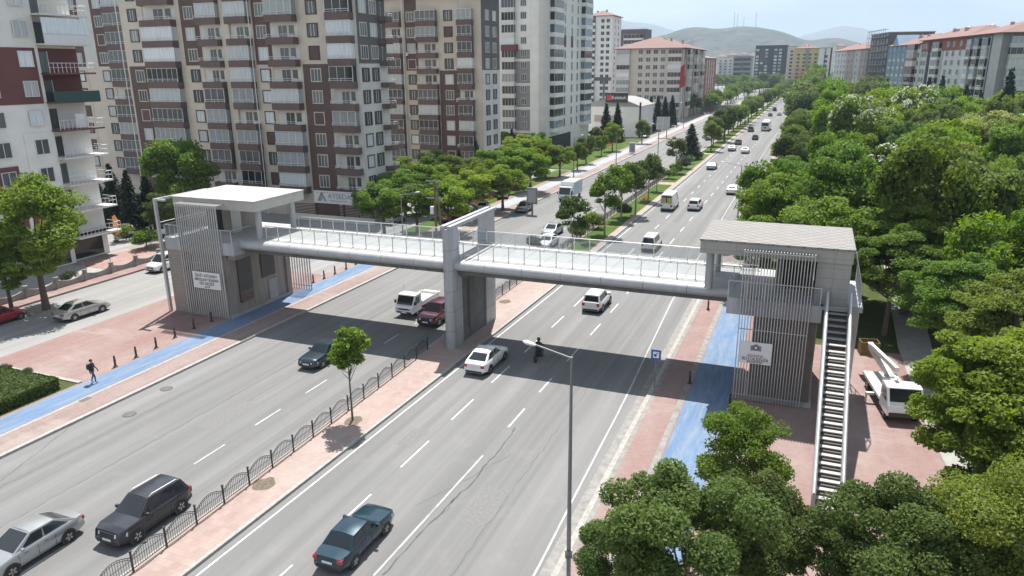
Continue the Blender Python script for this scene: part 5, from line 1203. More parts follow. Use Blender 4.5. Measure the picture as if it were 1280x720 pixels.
B.panel('f', 14.9, 19.0, 25.2, 26.6, 'wall_brick_red', t=1.3, name='red_band'); B.panel('f', 14.9, 19.0, 42.0, 43.6, 'wall_brick_red', t=1.3, name='red_band')
# slim white tower, dark block, hip-roofed block
B = Bld('slim white tower with a dark balcony column and low red roof', -113.6, 384, 0, 13.5, 18, 46, 'wall_white', roof=('roof_red', 3.0, .8, 3)); B.panel('f', 0, 4.6, 0, 46, 'wall_darkgrey')
B.balcony('b', 4.4, 3, 1.2, 'wall_white', 1.3, None, 'pane_dark', 'glazed', sub=False, n=3); B.window('w', 1.6, 1.6, None, 'pane_dark', sub=False, mull=1)
for k in range(1, 15):
    B.put('b', 'f', 2.3, 3*k)
    for u in (8.4, 11.2): B.put('w', 'f', u, 3*k+.9)
    for u in (5, 12): B.put('w', 'r', u, 3*k+.9)
B.panel('f', 0, 13.5, 14.5, 16.2, 'wall_darkgrey', t=.2); B.panel('f', 9.4, 10.2, 0, 14.5, 'wall_darkgrey', t=.2)
B = Bld('dark tower with white balcony bands behind the slim white one', -106, 425, 0, 14, 16, 41, 'wall_darkgrey'); B.balcony('b', 11, 3, 1.0, 'wall_offwhite', .9, None, 'pane_dark', 'glazed', sub=False, n=5)
for k in range(1, 13): B.put('b', 'f', 7.4, 3*k)
B = Bld('cream seven-window-row block with red tiled hip roof and many chimneys', -80, 314, 0, 27.8, 58, 28.2, 'wall_cream', roof=('roof_red', 5.2, 1.3, 9))
B.window('w', 1.75, 1.6, None, 'pane_mid', sub=False, mull=1); B.window('wd', 1.75, 1.6, None, 'pane_dark', sub=False, mull=1)
for k_, pn in (('c', 'pane_curtain'), ('d', 'pane_dark')): B.balcony('b'+k_, 5.4, 3.0, 1.3, 'wall_beige', 1.2, None, pn, 'glazed', sub=False, n=4); B.balcony('s'+k_, 6.0, 3.0, 1.1, 'wall_beige', 1.1, None, pn, 'glazed', sub=False, n=4)
B.panel('f', 21.6, 27.8, 0, 28.2, 'wall_beige'); B.panel('f', 0, 6.2, 0, 28.2, 'wall_beige')
for k in range(1, 9):
    z = 1.4+3.0*k
    for u in (10.4, 13.6, 16.6, 19.6): B.put(pick(('w', 2), ('wd', 1)), 'f', u, z+.8)
    for u in (3.3, 24.6): B.put(pick(('bc', 1), ('bd', 1)), 'f', u, z)
    for u in (14, 34, 52): B.put(pick(('sc', 1), ('sd', 1)), 'r', u, z)
for u0, u1 in ((3.5, 5), (7, 8.4), (22, 23.5), (26, 27.5), (43, 44.5)): B.panel('r', u0, u1, 0, 28.2, 'wall_darkgrey', t=.15)
B = Bld('dark red narrow block behind the hip-roofed cream one', -66, 378, 0, 13.4, 45, 25, 'wall_redpaint', roof=('roof_grey', 1.5, .6, 2))
B.window('w', 1.5, 1.5, None, 'pane_dark', sub=False, mull=1)
for k in range(1, 8):
    for u in (3, 7, 11): B.put('w', 'f', u, 3*k+.8)
    for u in (6, 14, 22, 30, 38): B.put('w', 'r', u, 3*k+.8)
for u in (10, 18, 26, 34): B.panel('r', u-.8, u+.8, 0, 25, 'wall_white', t=.12)
# furniture store with the black sign, filling station canopy
B = Bld('white showroom with a black sign board and grey arched roof', -68, 230, 0, 17.5, 22, 9.4, 'wall_white', name='showroom', cat='shop', z=0, parapet=False)
b = MB(); b.loft([[(x, y, 9.4+2.4*math.sin(PI*min(1, max(0, (x+.2)/17.9)))) for x in [-.2+17.9*i/10 for i in range(11)]]+[(17.7, y, 9.3), (-.2, y, 9.3)] for y in (-.2, 22.2)]); b.build('roof', 'roof_grey', B.t, smooth=30, world=False)
B.panel('r', 0, 22, 0, 9.4, 'wall_lightgrey'); b = MB(); b.box(17.3, 17.75, -.2, .4, 0, 10.6); b.box(-.2, .2, -.2, .3, 0, 9.8); b.build('corner_post', 'shop_dark', B.t, world=False)
for u0 in (3, 8): b = MB(); b.box(u0, u0+3.2, -.1, .02, 4.6, 6.6); b.build('shop_poster', 'wall_pink', B.t, world=False)
S = thing('sign_board', 'black rooftop sign board with a red emblem and the white word Kelebek', 'sign', (-57.8, 229.4, 11.9)); b = MB(); b.box(-61.3, -54.3, 229.2, 229.5, 10.6, 13.4); b.build('board', 'shop_dark', S)
mat('emblem_red', (0.5, 0.02, 0.04), 0.5, 0.0)
b = MB(); b.box(-60.9, -59.3, 229.14, 229.2, 11.2, 12.8); b.build('emblem', 'emblem_red', S); text('lettering', 'Kelebek', 1.5, (.75, -.27, .08), rx, 'ink_white', S, width=4.6)
mat('canopy_blue', (0.10, 0.22, 0.42), 0.4, 0.1, 2)
c0 = G(792, 141, 5.6); t = thing('station_canopy', 'white filling station canopy with pale blue underside on slim columns', 'canopy', (c0.x, c0.y, 0)); WORLD_LOC[t.name] = (0, 0, 0)
b = MB(); b.loft([[(-7, y, 5.4), (-6.6, y, 6.1), (5.5, y, 6.2), (7, y, 5.9), (7, y, 5.4)] for y in (-5, 5)]); b.build('roof', 'white_paint', t, world=False); b = MB(); b.box(-6.8, 6.8, -4.8, 4.8, 5.28, 5.4); b.build('soffit', 'canopy_blue', t, world=False)
for x in (-4, 4): b = MB(); b.cyl((x, 0, 0), .3, 5.3, 10); b.build('column', 'white_paint', t, world=False)
t = thing('station_kiosk', 'low white filling station kiosk behind the canopy columns', 'kiosk', (c0.x+2, c0.y+9, 0)); b = MB(); b.box(c0.x-5, c0.x+9, c0.y+6, c0.y+12, 0, 3.6); b.build('wall', 'wall_white', t); b = MB(); b.box(c0.x-3, c0.x+7, c0.y+5.9, c0.y+6, .6, 2.8); b.build('shop_window', 'shop_glass', t)
b = MB(); b.box(c0.x-5.3, c0.x+9.3, c0.y+5.5, c0.y+12.3, 3.6, 4.0); b.build('roof', 'roof_grey', t)
c0 = G(745, 133, 4.6); t = thing('entrance_canopy', 'small white canopy in front of the showroom', 'canopy', (c0.x, c0.y, 0)); WORLD_LOC[t.name] = (0, 0, 0); b = MB(); b.box(-4, 4, -3, 3, 4.5, 4.9); b.build('roof', 'white_paint', t, world=False)
for x in (-3.5, 3.5): b = MB(); b.cyl((x, -2.6, 0), .12, 4.5, 8); b.build('column', 'steel_light', t, world=False)
# apartment row beyond the park: faces turned to the avenue
DR = Vector((-.18, .984)); TH = math.atan2(-.984, .18); P0 = Vector((49.4, 248.8))
def rowb(label, s0, s1, d, H, wall, **kw):
    p = P0+DR*s1; B = Bld(label, p.x, p.y, TH, s1-s0, d, H, wall, **kw); B.window('w', 1.7, 1.6, None, 'pane_mid', sub=False, mull=1); B.window('wd', 1.7, 1.6, None, 'pane_dark', sub=False, mull=1); B.window('wt', 1.1, 1.9, None, 'pane_blue', sub=False, mull=0)
    return B
B = rowb('dark grey block with white pipe ladders and beige balconies, nearest of the park row', 10.8, 36.5, 26, 29.5, 'wall_midgrey', roof=('roof_red', 4.5, 1.4, 3))
for k_, pn in (('c', 'pane_curtain'), ('d', 'pane_dark')): B.balcony('b'+k_, 8.2, 3, 1.3, 'wall_lightgrey', 1.15, None, pn, 'glazed', sub=False, n=5); B.balcony('s'+k_, 3.6, 3, 1.0, 'wall_offwhite', .8, 'frame_white', pn, 'glazed', sub=False, n=3)
for k in range(1, 9):
    z = 2+3*k
    for u in (6.2, 17): B.put(pick(('bc', 2), ('bd', 1)), 'r', u, z)
    B.put('w', 'r', 23, z+.8)
    for u in (3.2, 9, 16): B.put(pick(('sc', 1), ('sd', 2)), 'f', u, z)
for u in (6.2, 12.4, 13.4, 18.6): b = MB(); b.tube([(u, -.3, 0), (u, -.3, 29)], .14, 6); b.build('pipe', 'steel_light', B.t, world=False)
B.panel('f', 19.4, 25.7, 0, 29.5, 'wall_lightgrey', t=.1)
B = rowb('white block with a red top storey and a deep dark joint', 37.5, 82, 18, 29.5, 'wall_white', roof=('roof_red', 4.0, 1.2, 4))
def heaters(B, n):
    q = MB(); q.hexa([(-1, -.8, .3), (1, -.8, .3), (1, .8, .3), (-1, .8, .3), (-1, -.8, .4), (1, -.8, .4), (1, .8, 1.5), (-1, .8, 1.5)], 1); q.tube([(-1, .9, 1.7), (1, .9, 1.7)], .35, 8); me = q.mesh('water_heater', ['frame_white', 'pane_blue'])
    for i in range(n): o = link('water_heater', me, B.t); o.location = (BRND.uniform(.12, .88)*B.w, BRND.uniform(.3, .7)*B.d, B.H+2.2); o.rotation_euler = (0, 0, BRND.uniform(-.4, .4))
heaters(B, 5)
B.panel('f', 0, 44.5, 25.6, 29.5, 'wall_redpaint', t=.1); B.panel('f', 7.5, 10.5, 0, 29.5, 'wall_charcoal', t=.15); B.panel('f', 22.5, 24, 0, 25.6, 'wall_lightgrey', t=.3); B.panel('r', 0, 18, 25.6, 29.5, 'wall_redpaint', t=.1)
for k_, pn in (('c', 'pane_curtain'), ('d', 'pane_dark')): B.balcony('b'+k_, 6.4, 3, 1.2, 'wall_offwhite', 1.0, None, pn, 'glazed', sub=False, n=4)
for k in range(1, 9):
    z = 2+3*k
    for u in (2, 5, 13, 28, 33.5, 40): B.put(pick(('w', 2), ('wd', 2)), 'f', u, z+.8, .1)
    B.put(pick(('bc', 1), ('bd', 1)), 'f', 18.5, z)
    for u in (4, 9, 14): B.put('w', 'r', u, z+.8, .1)
B = rowb('pale blue block with gable front and pink balcony stack', 83, 128, 18, 28.5, 'wall_white', roof=('roof_red', 4.2, .9, 3))
for u0, u1 in ((0, 2), (6, 8.4), (12.5, 15), (19, 21.5), (25, 28)): B.panel('f', u0, u1, 0, 28.5, 'wall_blue', t=.1)
B.panel('f', 0, 31, 24, 28.5, 'wall_blue', t=.12); B.balcony('b', 9, 3, 1.5, 'wall_redpaint', .9, None, 'pane_curtain', 'glazed', sub=False, n=5); B.balcony('b2', 9, 3, 1.5, 'wall_pink', .9, None, 'pane_dark', 'glazed', sub=False, n=5)
b = MB(); b.loft([[(8, y, 28.5), (17, y, 28.5), (12.5, y, 33)] for y in (-.6, 8)]); b.build('gable', 'wall_blue', B.t, world=False)
for k in range(1, 9):
    z = 2+3*k; B.put(pick(('b', 1), ('b2', 1)), 'f', 36.5, z)
    for u in (3.6, 5, 9.6, 11, 16.4, 17.8, 22.6, 24): B.put('wt', 'f', u, z+.5, .1)
    for u in (29.5, 42.8): B.put('wd', 'f', u, z+.8, .1)
heaters(B, 4)
B = rowb('unfinished dark block wrapped in scaffolding', 129, 160, 18, 34.5, 'wall_darkgrey')
n_ = 0
for k in range(1, 12):
    for u in (3, 8, 13, 18, 23, 28): B.put(pick(('wd', 2), ('w', 1)), 'f', u, 3*k+.3)
b = MB()
for u in range(0, 33, 3): b.tube([(u-.5, -1.6, 0), (u-.5, -1.6, 36.5)], .07, 4)
for k in range(1, 13): b.tube([(-1, -1.6, 3*k), (32, -1.6, 3*k)], .06, 4); b.box(-1, 32, -1.5, -.7, 3*k-.06, 3*k)
b.build('scaffold', 'pole_grey', B.t, world=False)
B = rowb('long pinkish block with red roofs beyond the scaffolded one', 163, 238, 18, 28.5, 'wall_pink', roof=('roof_red', 4.0, 1, 6))
B.panel('f', 0, 30, 0, 28.5, 'wall_offwhite', t=.1); B.panel('f', 50, 60, 0, 28.5, 'wall_lightgrey', t=.1)
for k in range(1, 9):
    for u in (4, 12, 20, 27, 36, 44, 54, 64, 71): B.put(pick(('w', 2), ('wd', 1)), 'f', u, 3*k+1.5, .1)
def farb(label, px0, px1, ytop, Y, wall, d=20, roof=None, step=4.2, fh=3.1, win=('wd',), **kw):
    a, c = AY(px0, ytop, Y), AY(px1, ytop, Y); H = a.z-(roof[1] if roof else 0)
    B = Bld(label, a.x, Y, 0, c.x-a.x, d, H, wall, roof=roof, **kw)
    B.window('w', 2.2, 1.7, None, 'pane_mid', sub=False, mull=1); B.window('wd', 2.2, 1.7, None, 'pane_dark', sub=False, mull=1); B.window('wb', 2.8, 1.9, None, 'pane_blue', sub=False, mull=1); B.window('wc', 2.6, 1.7, None, 'pane_curtain', sub=False, mull=1)
    nf = int((H-2)/fh); nc = max(1, min(int(B.w/step), int(95/max(1, nf))))
    for k in range(1, nf):
        for i in range(nc): B.put(BRND.choice(win), 'f', B.w*(i+.5)/nc, fh*k+1.2, .12)
    return B
B = farb('narrow white block between the pinkish and the yellow ones', 1026, 1041, 60, 560, 'wall_white')
B.panel('f', B.w*.35, B.w*.5, 0, B.H, 'wall_blue'); B.panel('f', B.w*.85, B.w, 0, B.H, 'wall_brick_red')
B = farb('two-tone block, yellow above and orange below, near the far end of the row', 996, 1025, 56, 700, 'wall_yellow', roof=('roof_red', 3, .8, 3)); B.panel('f', 0, B.w, 0, B.H*.55, 'wall_orange', t=.08); B.panel('f', B.w*.42, B.w*.58, B.H*.55, B.H, 'wall_midgrey', t=.10)
farb('beige narrow block beside the charcoal twin block', 985, 996, 58, 720, 'wall_beige')
B = farb('charcoal twin block with white windows at the end of the avenue', 945, 985, 57, 800, 'wall_charcoal', win=('wc', 'wc', 'wd')); B.panel('f', B.w*.42, B.w*.56, 0, B.H, 'wall_charcoal', t=.3); B.panel('f', B.w*.86, B.w, 0, B.H, 'wall_charcoal', t=.3)
B = farb('grey office block with dark window bands beyond the avenue', 917, 940, 70, 860, 'wall_midgrey', step=30, win=('wd',))
for k in range(1, 6): B.panel('f', 1, B.w-1, B.H-5*k, B.H-5*k+3, 'pane_dark', t=.2, name='window_band')
farb('pale block with blue glass strips beside the grey office block', 898, 917, 72, 900, 'wall_lightgrey', win=('wb', 'wb', 'w'))
farb('white low block left of the blue-striped one, half behind trees', 884, 897, 80, 880, 'wall_white')
for i, (px0, px1, yt, Y, wl, lb) in enumerate(((895, 908, 68, 1500, 'wall_white', 'white far block below the hill, behind the blue-striped block'), (909, 922, 66, 1600, 'wall_pink', 'pink far block below the hill above the grey office block'), (925, 935, 65, 1700, 'wall_lightgrey', 'light grey far block above the grey office block'), (936, 946, 67, 1500, 'wall_cream', 'cream far block above the charcoal twin block'), (1000, 1012, 54, 1300, 'wall_white', 'white far block above the yellow one'), (1046, 1058, 54, 1200, 'wall_cream', 'cream far block above the pinkish block'))):
    farb(lb, px0, px1, yt, Y, wl, roof=('roof_red', 4, .8, 0), step=9)
# long low wall and underpass parapet beyond the red flag
pA, pB = G(866, 139), G(910, 138)
t = thing('parapet_wall', 'long dark grey parapet wall below the hip-roofed block', 'wall', (pA.x, pA.y, 0)); b = MB(); b.box(pA.x, pB.x+6, pA.y-.3, pA.y+.3, 0, 3.0); b.build('wall', 'wall_midgrey', t)
for i in range(6): b = MB(); x = pA.x+(pB.x+6-pA.x)*i/5; b.box(x-.4, x+.4, pA.y-.5, pA.y-.31, 0, 3.3); b.build('pilaster', 'concrete', t)
# advertising boards, banner, flag, masts
def board(label, px, py, w, h, z0, face, cols, legs=2, cat='billboard', name='billboard', rz=0.0):
    p = G(px, py); t = thing(name, label, cat, (p.x, p.y, 0), rz); WORLD_LOC[t.name] = (0, 0, 0)
    for i in range(legs): x = 0 if legs == 1 else (-w*.3+w*.6*i/(legs-1)); b = MB(); b.box(x-.12, x+.12, .02, .2, 0, z0); b.build('leg', 'pole_grey', t, world=False)
    b = MB(); b.box(-w/2, w/2, -.15, .2, z0, z0+h); b.build('board', face, t, world=False)
    for (x0, x1, z0_, z1_, m) in cols: b = MB(); b.box(x0*w, x1*w, -.18, -.15, z0+z0_*h, z0+z1_*h); b.build('panel', m, t, world=False)
    return t
mat('board_grey', (0.42, 0.43, 0.42), 0.6, 0.1, 1.0)
board('large grey billboard on two legs with red feet beside the blue path', 828, 173, 4.0, 3.8, 2.6, 'board_grey', ((-.5, .5, .49, .51, 'frame_white'), (-.01, .01, 0, 1, 'frame_white')))
board('tall blue pylon sign with white panel near the hip-roofed block', 831, 152, 2.4, 5.6, 2.0, 'sign_blue', ((-.32, .32, .1, .3, 'frame_white'), (-.35, .35, .55, .9, 'canopy_blue')), 1, 'sign', 'pylon_sign')
board('slim advertising panel with dark poster standing on the pavement', 790, 193, 1.5, 2.6, .4, 'frame_white', ((-.44, .44, .1, .9, 'ink_grey'),), 1, 'advertising panel', 'advertising_panel')
board('dark framed notice panel at the kerb near the silver parked hatchback', 665, 268, 1.6, 2.4, 1.6, 'pole_grey', ((-.4, .4, .1, .9, 'clad_grey'),), 1, 'sign', 'notice_panel')
S = thing('banner', 'white banner with a grey mountain emblem and the letters AYSEDA on the yard fence', 'banner', (-62.4, 86.5, 3.6)); b = MB(); b.box(-65.8, -59.3, 86.45, 86.53, 2.7, 4.5); b.build('cloth', 'frame_white', S)
text('lettering', 'AYSEDA', 1.0, (.95, -.07, .15), rx, 'ink_grey', S, width=3.9)
b = MB()
for q in ([(-65.2, 3.0), (-64.6, 4.2), (-64.3, 4.2), (-64.9, 3.0)], [(-64.6, 4.2), (-64.3, 4.2), (-63.7, 3.0), (-64.0, 3.0)], [(-64.9, 3.0), (-64.45, 3.7), (-64.3, 3.45), (-64.6, 3.0)]): b.poly([(x, 86.44, z) for x, z in q])
b.box(-63.2, -60.2, 86.435, 86.445, 3.08, 3.16); b.build('emblem', 'ink_grey', S)
t = thing('yard_fence', 'brown slatted yard fence under the white banner', 'fence', (-62, 86.7, 0)); b = MB(); b.box(-70, -56, 86.62, 86.8, 0, .9); b.build('base_wall', 'wall_offwhite', t)
for i in range(7): z = 1.0+.22*i; b = MB(); b.box(-70, -56, 86.66, 86.74, z, z+.12); b.build('slat', 'wall_maroon', t)
for x in (-69.8, -65.6, -61, -56.2): b = MB(); b.box(x-.1, x+.1, 86.6, 86.82, .9, 4.5 if -67 < x < -58 else 2.6); b.build('post', 'dark_metal', t)
p = AY(854, 130, 306); t = thing('flag_pole', 'tall flag pole in front of the hip-roofed block', 'flag pole', (p.x, 306, 0)); WORLD_LOC[t.name] = (0, 0, 0); b = MB(); b.tube([(0, 0, 0), (0, 0, 24)], [.14, .07], 8); b.build('pole', 'steel_light', t, world=False)
mat('flag_red', (0.28, 0.015, 0.02), 0.7, 0.1, 2)
b = MB(); rows = [[(.15-u*1.9+.3*math.sin(u*5)*v, .25*math.sin(u*4+v*5), 22.5-v*8.5-u*1.6) for u in [i/6 for i in range(7)]] for v in [j/10 for j in range(11)]]; b.loft(rows, close=False, caps=False); o = b.build('flag', 'flag_red', origin=(0, 0, 0)); o.location = (p.x, 306, 0); tag(o, 'red flag hanging limp on the tall pole', 'flag')
for px, h, lb in ((917, 21, 'thin mast on the hilltop, first of the close pair'), (921, 19, 'thin mast on the hilltop, second of the close pair'), (929, 15, 'short mast on the hilltop beside the close pair'), (944, 20, 'lone thin mast farthest along the hilltop')):
    d = ray(px, 37); hh = math.hypot(d.x, d.y); x, y = d.x/hh*3300, d.y/hh*3300; z = CAM_H+d.z/hh*3300; t = thing('radio_mast', lb, 'mast', (x, y, z-4), 0, 'masts on the hill'); WORLD_LOC[t.name] = (0, 0, 0)
    b = MB(); H_ = h*3.5
    for sx, sy in ((1, 1), (1, -1), (-1, 0)): b.tube([(sx*2.2, sy*2.2, 0), (sx*.5, sy*.5, H_)], .35, 4)
    for i in range(1, 8): f = i/8; r_ = 2.2*(1-f)+.5*f; b.tube([(r_, r_, H_*f), (r_, -r_, H_*f), (-r_, 0, H_*f), (r_, r_, H_*f)], .2, 4)
    b.build('tower', 'pole_grey', t, world=False)
# planted beds of red flowers near the street trees, inflatable figure by the shop
mat('cloth_orange', (0.55, 0.20, 0.05), 0.7, 0.15, 1.5)
p = G(145, 302); t = thing('feather_banner', 'orange-red feather banner standing by the shop forecourt', 'banner', (p.x, p.y, 0)); WORLD_LOC[t.name] = (0, 0, 0); b = MB(); b.tube([(0, 0, 0), (0, 0, 3.3)], .04, 6); b.cyl((0, 0, 0), .35, .15, 10); b.build('pole', 'dark_metal', t, world=False)
b = MB(); b.loft([[(.05, -.02, .8), (.9, -.02, 1.0), (.95, -.02, 2.9), (.5, -.02, 3.5), (.05, -.02, 3.3)], [(.05, .03, .8), (.9, .03, 1.0), (.95, .03, 2.9), (.5, .03, 3.5), (.05, .03, 3.3)]]); b.build('cloth', 'cloth_orange', t, world=False)
# ------------------------------------------------------------------ vegetation
LV = {}
for nm, a, c, tr in (('leaf_bright', (0.128, 0.205, 0.024), (0.21, 0.29, 0.05), .47), ('leaf_mid', (0.10, 0.165, 0.027), (0.165, 0.235, 0.048), .45), ('leaf_dark', (0.074, 0.118, 0.03), (0.13, 0.18, 0.052), .42), ('leaf_yellow', (0.15, 0.21, 0.035), (0.25, 0.30, 0.07), .45), ('leaf_olive', (0.10, 0.132, 0.04), (0.16, 0.185, 0.068), .40),
                     ('leaf_lime', (0.17, 0.22, 0.05), (0.34, 0.36, 0.14), .35), ('leaf_grey', (0.06, 0.085, 0.045), (0.095, 0.115, 0.065), .25), ('needle_dark', (0.018, 0.036, 0.018), (0.03, 0.052, 0.026), .12), ('needle_grey', (0.04, 0.06, 0.036), (0.06, 0.082, 0.05), .12), ('blossom_white', (0.55, 0.56, 0.45), (0.65, 0.65, 0.55), .3), ('flower_red', (0.35, 0.06, 0.03), (0.28, 0.14, 0.05), .2), ('hedge_green', (0.055, 0.10, 0.02), (0.085, 0.14, 0.03), .3)):
    LV[nm] = leaf_mat(nm, a, c, tr)
def leaf_mesh(name, centers, normals, sizes, rs, aspect=0.62, tint=None, fold=True):
    n = len(centers); nrm = normals/np.maximum(1e-6, np.linalg.norm(normals, axis=1, keepdims=True))
    t = rs.normal(size=(n, 3)); t -= nrm*np.sum(t*nrm, 1, keepdims=True); t /= np.maximum(1e-6, np.linalg.norm(t, axis=1, keepdims=True)); b = np.cross(nrm, t)
    s = sizes[:, None]
    v = np.stack([centers-t*s*.5, centers+b*s*.5*aspect-nrm*s*.10, centers+t*s*.5, centers-b*s*.5*aspect-nrm*s*.10], 1).reshape(-1, 3)
    me = bpy.data.meshes.new(name); me.vertices.add(4*n); me.vertices.foreach_set('co', v.astype(np.float32).ravel())
    me.loops.add(4*n); me.loops.foreach_set('vertex_index', np.arange(4*n, dtype=np.int32)); me.polygons.add(n); me.polygons.foreach_set('loop_start', np.arange(0, 4*n, 4, dtype=np.int32))
    me.update(calc_edges=True)
    at = me.attributes.new('tint', 'FLOAT', 'FACE'); at.data.foreach_set('value', (tint if tint is not None else rs.random(n)).astype(np.float32))
    return me
def crown_data(rs, R, Rz, zc, nl, lr, n, leaf, flat=1.0, up=0.35, lo=-0.75, jitter=.7, shell=.55):
    # lobes on an uneven ellipsoid, leaves spread through each lobe's outer volume
    L_ = []
    while len(L_) < nl:
        d = rs.normal(size=3); d /= np.linalg.norm(d)
        if d[2] < lo: continue
        k = rs.uniform(.45, .86); L_.append((d[0]*R*k, d[1]*R*k, zc+d[2]*Rz*k, lr*rs.uniform(.6, 1.4)))
    L_ = np.array(L_); w = L_[:, 3]**2*rs.uniform(.45, 1.5, nl); idx = rs.choice(nl, n, p=w/w.sum())
    d = rs.normal(size=(n, 3)); d /= np.linalg.norm(d, axis=1, keepdims=True); d[:, 2] = np.where(d[:, 2] < -.3, d[:, 2]*.5, d[:, 2])
    rad = L_[idx, 3]*(shell+(1.08-shell)*rs.random(n)**.6)
    c = L_[idx, :3]+d*rad[:, None]*np.array([1, 1, flat])
    nr = d*.9+np.array([0, 0, up])+rs.normal(size=(n, 3))*jitter
    tint = np.clip(.45*rs.random(n)+.55*rs.random(nl)[idx], 0, 1)
    return c, nr, leaf*rs.uniform(.65, 1.35, n), tint, L_
def trunk_mb(L_, zc, r0, h, rs, nb=9, lean=(0, 0)):
    b = MB(); top = np.array([lean[0], lean[1], zc*.85])
    b.tube([(0, 0, 0), (lean[0]*.3, lean[1]*.3, h*.5), (lean[0]*.7, lean[1]*.7, h), tuple(top)], [r0*1.2, r0*.9, r0*.75, r0*.35], 8)
    for i in rs.choice(len(L_), min(nb, len(L_)), replace=False):
        e = L_[i, :3]; s = np.array([lean[0]*.7, lean[1]*.7, h*rs.uniform(.8, 1.05)]); m = (s+e)/2+np.array([0, 0, -.25]); b.tube([tuple(s), tuple(m), tuple(e)], [r0*.42, r0*.25, r0*.08], 5)
    return b
KIND = {}
def make_kind(key, seed, R, Rz, zc, nl, lr, n, leaf, r0=.16, bark='bark', **kw):
    rs = np.random.default_rng(seed); c, nr, s, tn, L_ = crown_data(rs, R, Rz, zc, nl, lr, n, leaf, **kw)
    cm = leaf_mesh('crown', c, nr, s, rs, tint=tn); cm.materials.append(LV['leaf_mid'])
    tm = trunk_mb(L_, zc, r0, max(.6, zc-Rz*.75), rs).mesh('trunk', [bark], smooth=60)
    KIND[key] = (cm, tm, L_, zc)
def make_conifer(key, seed, H, R, n, leaf, cyp=False, droop=.35):
    rs = np.random.default_rng(seed); C_, N_, S_ = [], [], []
    nw = int(H*2.4) if not cyp else 1
    if cyp:
        z = rs.random(n)**.9*H*.97+.2; f = z/H; rr = R*np.sqrt(np.clip(1-f, 0, 1))*np.clip(f*6, .3, 1)*(.55+.45*rs.random(n)); a = rs.random(n)*2*PI
        lob = 1+.22*np.sin(a*3+z*2.0); C_ = np.stack([rr*lob*np.cos(a), rr*lob*np.sin(a), z], 1); N_ = np.stack([np.cos(a), np.sin(a), np.full(n, .6)], 1)+rs.normal(size=(n, 3))*.5
    else:
        cs, ns_ = [], []
        for w in range(nw):
            f = w/nw; z = H*(.10+.88*f); rl = R*(1-f)**.8+.12; nb = max(5, int(11*(1-f)+4)); a0 = rs.random()*6.28
            for k in range(nb):
                a = a0+2*PI*k/nb+rs.uniform(-.2, .2); l = rl*rs.uniform(.72, 1.12); m = max(4, int(n/nw/nb*(1.6*(1-f)+.3)))
                q = rs.random(m)**.7; x = np.stack([np.cos(a)*l*q, np.sin(a)*l*q, z-droop*l*q**1.4+rs.normal(size=m)*.07*H/10], 1)+rs.normal(size=(m, 3))*np.array([.16, .16, .06])*l*.6*(1.1-q)[:, None]
                cs.append(x); ns_.append(np.stack([np.full(m, np.cos(a)*.4), np.full(m, np.sin(a)*.4), np.full(m, .9)], 1)+rs.normal(size=(m, 3))*.5)
        C_ = np.concatenate(cs); N_ = np.concatenate(ns_)
    n = len(C_); cm = leaf_mesh('crown', C_, N_, leaf*rs.uniform(.6, 1.4, n), rs, aspect=.45); cm.materials.append(LV['needle_dark'])
    b = MB(); b.tube([(0, 0, 0), (0, 0, H*.97)], [.18*H/10, .03], 7); KIND[key] = (cm, b.mesh('trunk', ['bark'], smooth=60), None, H/2)
# near (fine leaves), middle and far versions
make_kind('near_clump', 1, 3.1, 2.1, 4.6, 40, .60, 44000, .125, .15, 'bark_pale', flat=.8, up=.5, lo=-.45, shell=.45, jitter=.85)
make_kind('near_clump_b', 2, 2.9, 2.2, 4.6, 36, .62, 40000, .125, .15, 'bark_pale', flat=.8, up=.5, lo=-.5, shell=.45, jitter=.85)
make_kind('near_layer', 3, 4.2, 3.4, 6.0, 80, .72, 52000, .17, .2, flat=.5, up=.8, lo=-.75, jitter=.85, shell=.35)
make_kind('near_loose', 4, 2.6, 2.4, 5.0, 34, .62, 9000, .22, .12, 'bark_pale', flat=.9, up=.3, jitter=.9, shell=.2)
make_kind('near_fluffy', 5, 3.0, 2.8, 5.0, 46, .8, 56000, .115, .16, flat=.9, up=.4, jitter=.9, shell=.4)
make_kind('near_airy', 7, 3.0, 3.5, 4.9, 60, .62, 24000, .17, .17, flat=.95, up=.3, jitter=.95, shell=.2, lo=-.95)
make_kind('young', 6, 1.15, 1.95, 4.55, 26, .42, 4200, .24, .06, flat=.95, up=.2, jitter=.9, shell=.25)
make_kind('mid_a', 11, 3.6, 3.2, 5.4, 60, .74, 16000, .25, .2, flat=.85, up=.5, jitter=.95, shell=.3, lo=-.85)
make_kind('mid_b', 12, 3.3, 3.5, 5.6, 56, .72, 15000, .25, .2, flat=.95, up=.4, jitter=.95, shell=.3, lo=-.85)
make_kind('mid_c', 13, 3.9, 3.0, 5.2, 66, .72, 17000, .25, .2, flat=.7, up=.6, jitter=.9, shell=.3, lo=-.85)
make_kind('mid_loose', 14, 2.0, 2.5, 5.0, 26, .7, 3600, .32, .11, 'bark_pale', flat=.9, up=.3, jitter=.9, shell=.3)
make_kind('far_a', 21, 3.7, 2.9, 5.2, 26, 1.25, 4500, .46, .2, flat=.75, up=.5)
make_kind('far_b', 22, 3.4, 3.2, 5.4, 24, 1.2, 4300, .46, .2, flat=.85, up=.4)
make_kind('bush', 31, 1.1, .8, .8, 14, .5, 2600, .16, .05, flat=.8, lo=-.2)
make_kind('bush_far', 32, 1.1, .8, .8, 12, .5, 700, .3, .05, flat=.8, lo=-.2)
make_conifer('spruce', 41, 11, 2.6, 9000, .42); make_conifer('cedar', 42, 9, 3.3, 8000, .42, droop=.12); make_conifer('cypress', 43, 9, 1.1, 5200, .34, cyp=True); make_conifer('spruce_far', 44, 12, 2.6, 2600, .75)
VR = random.Random(77)
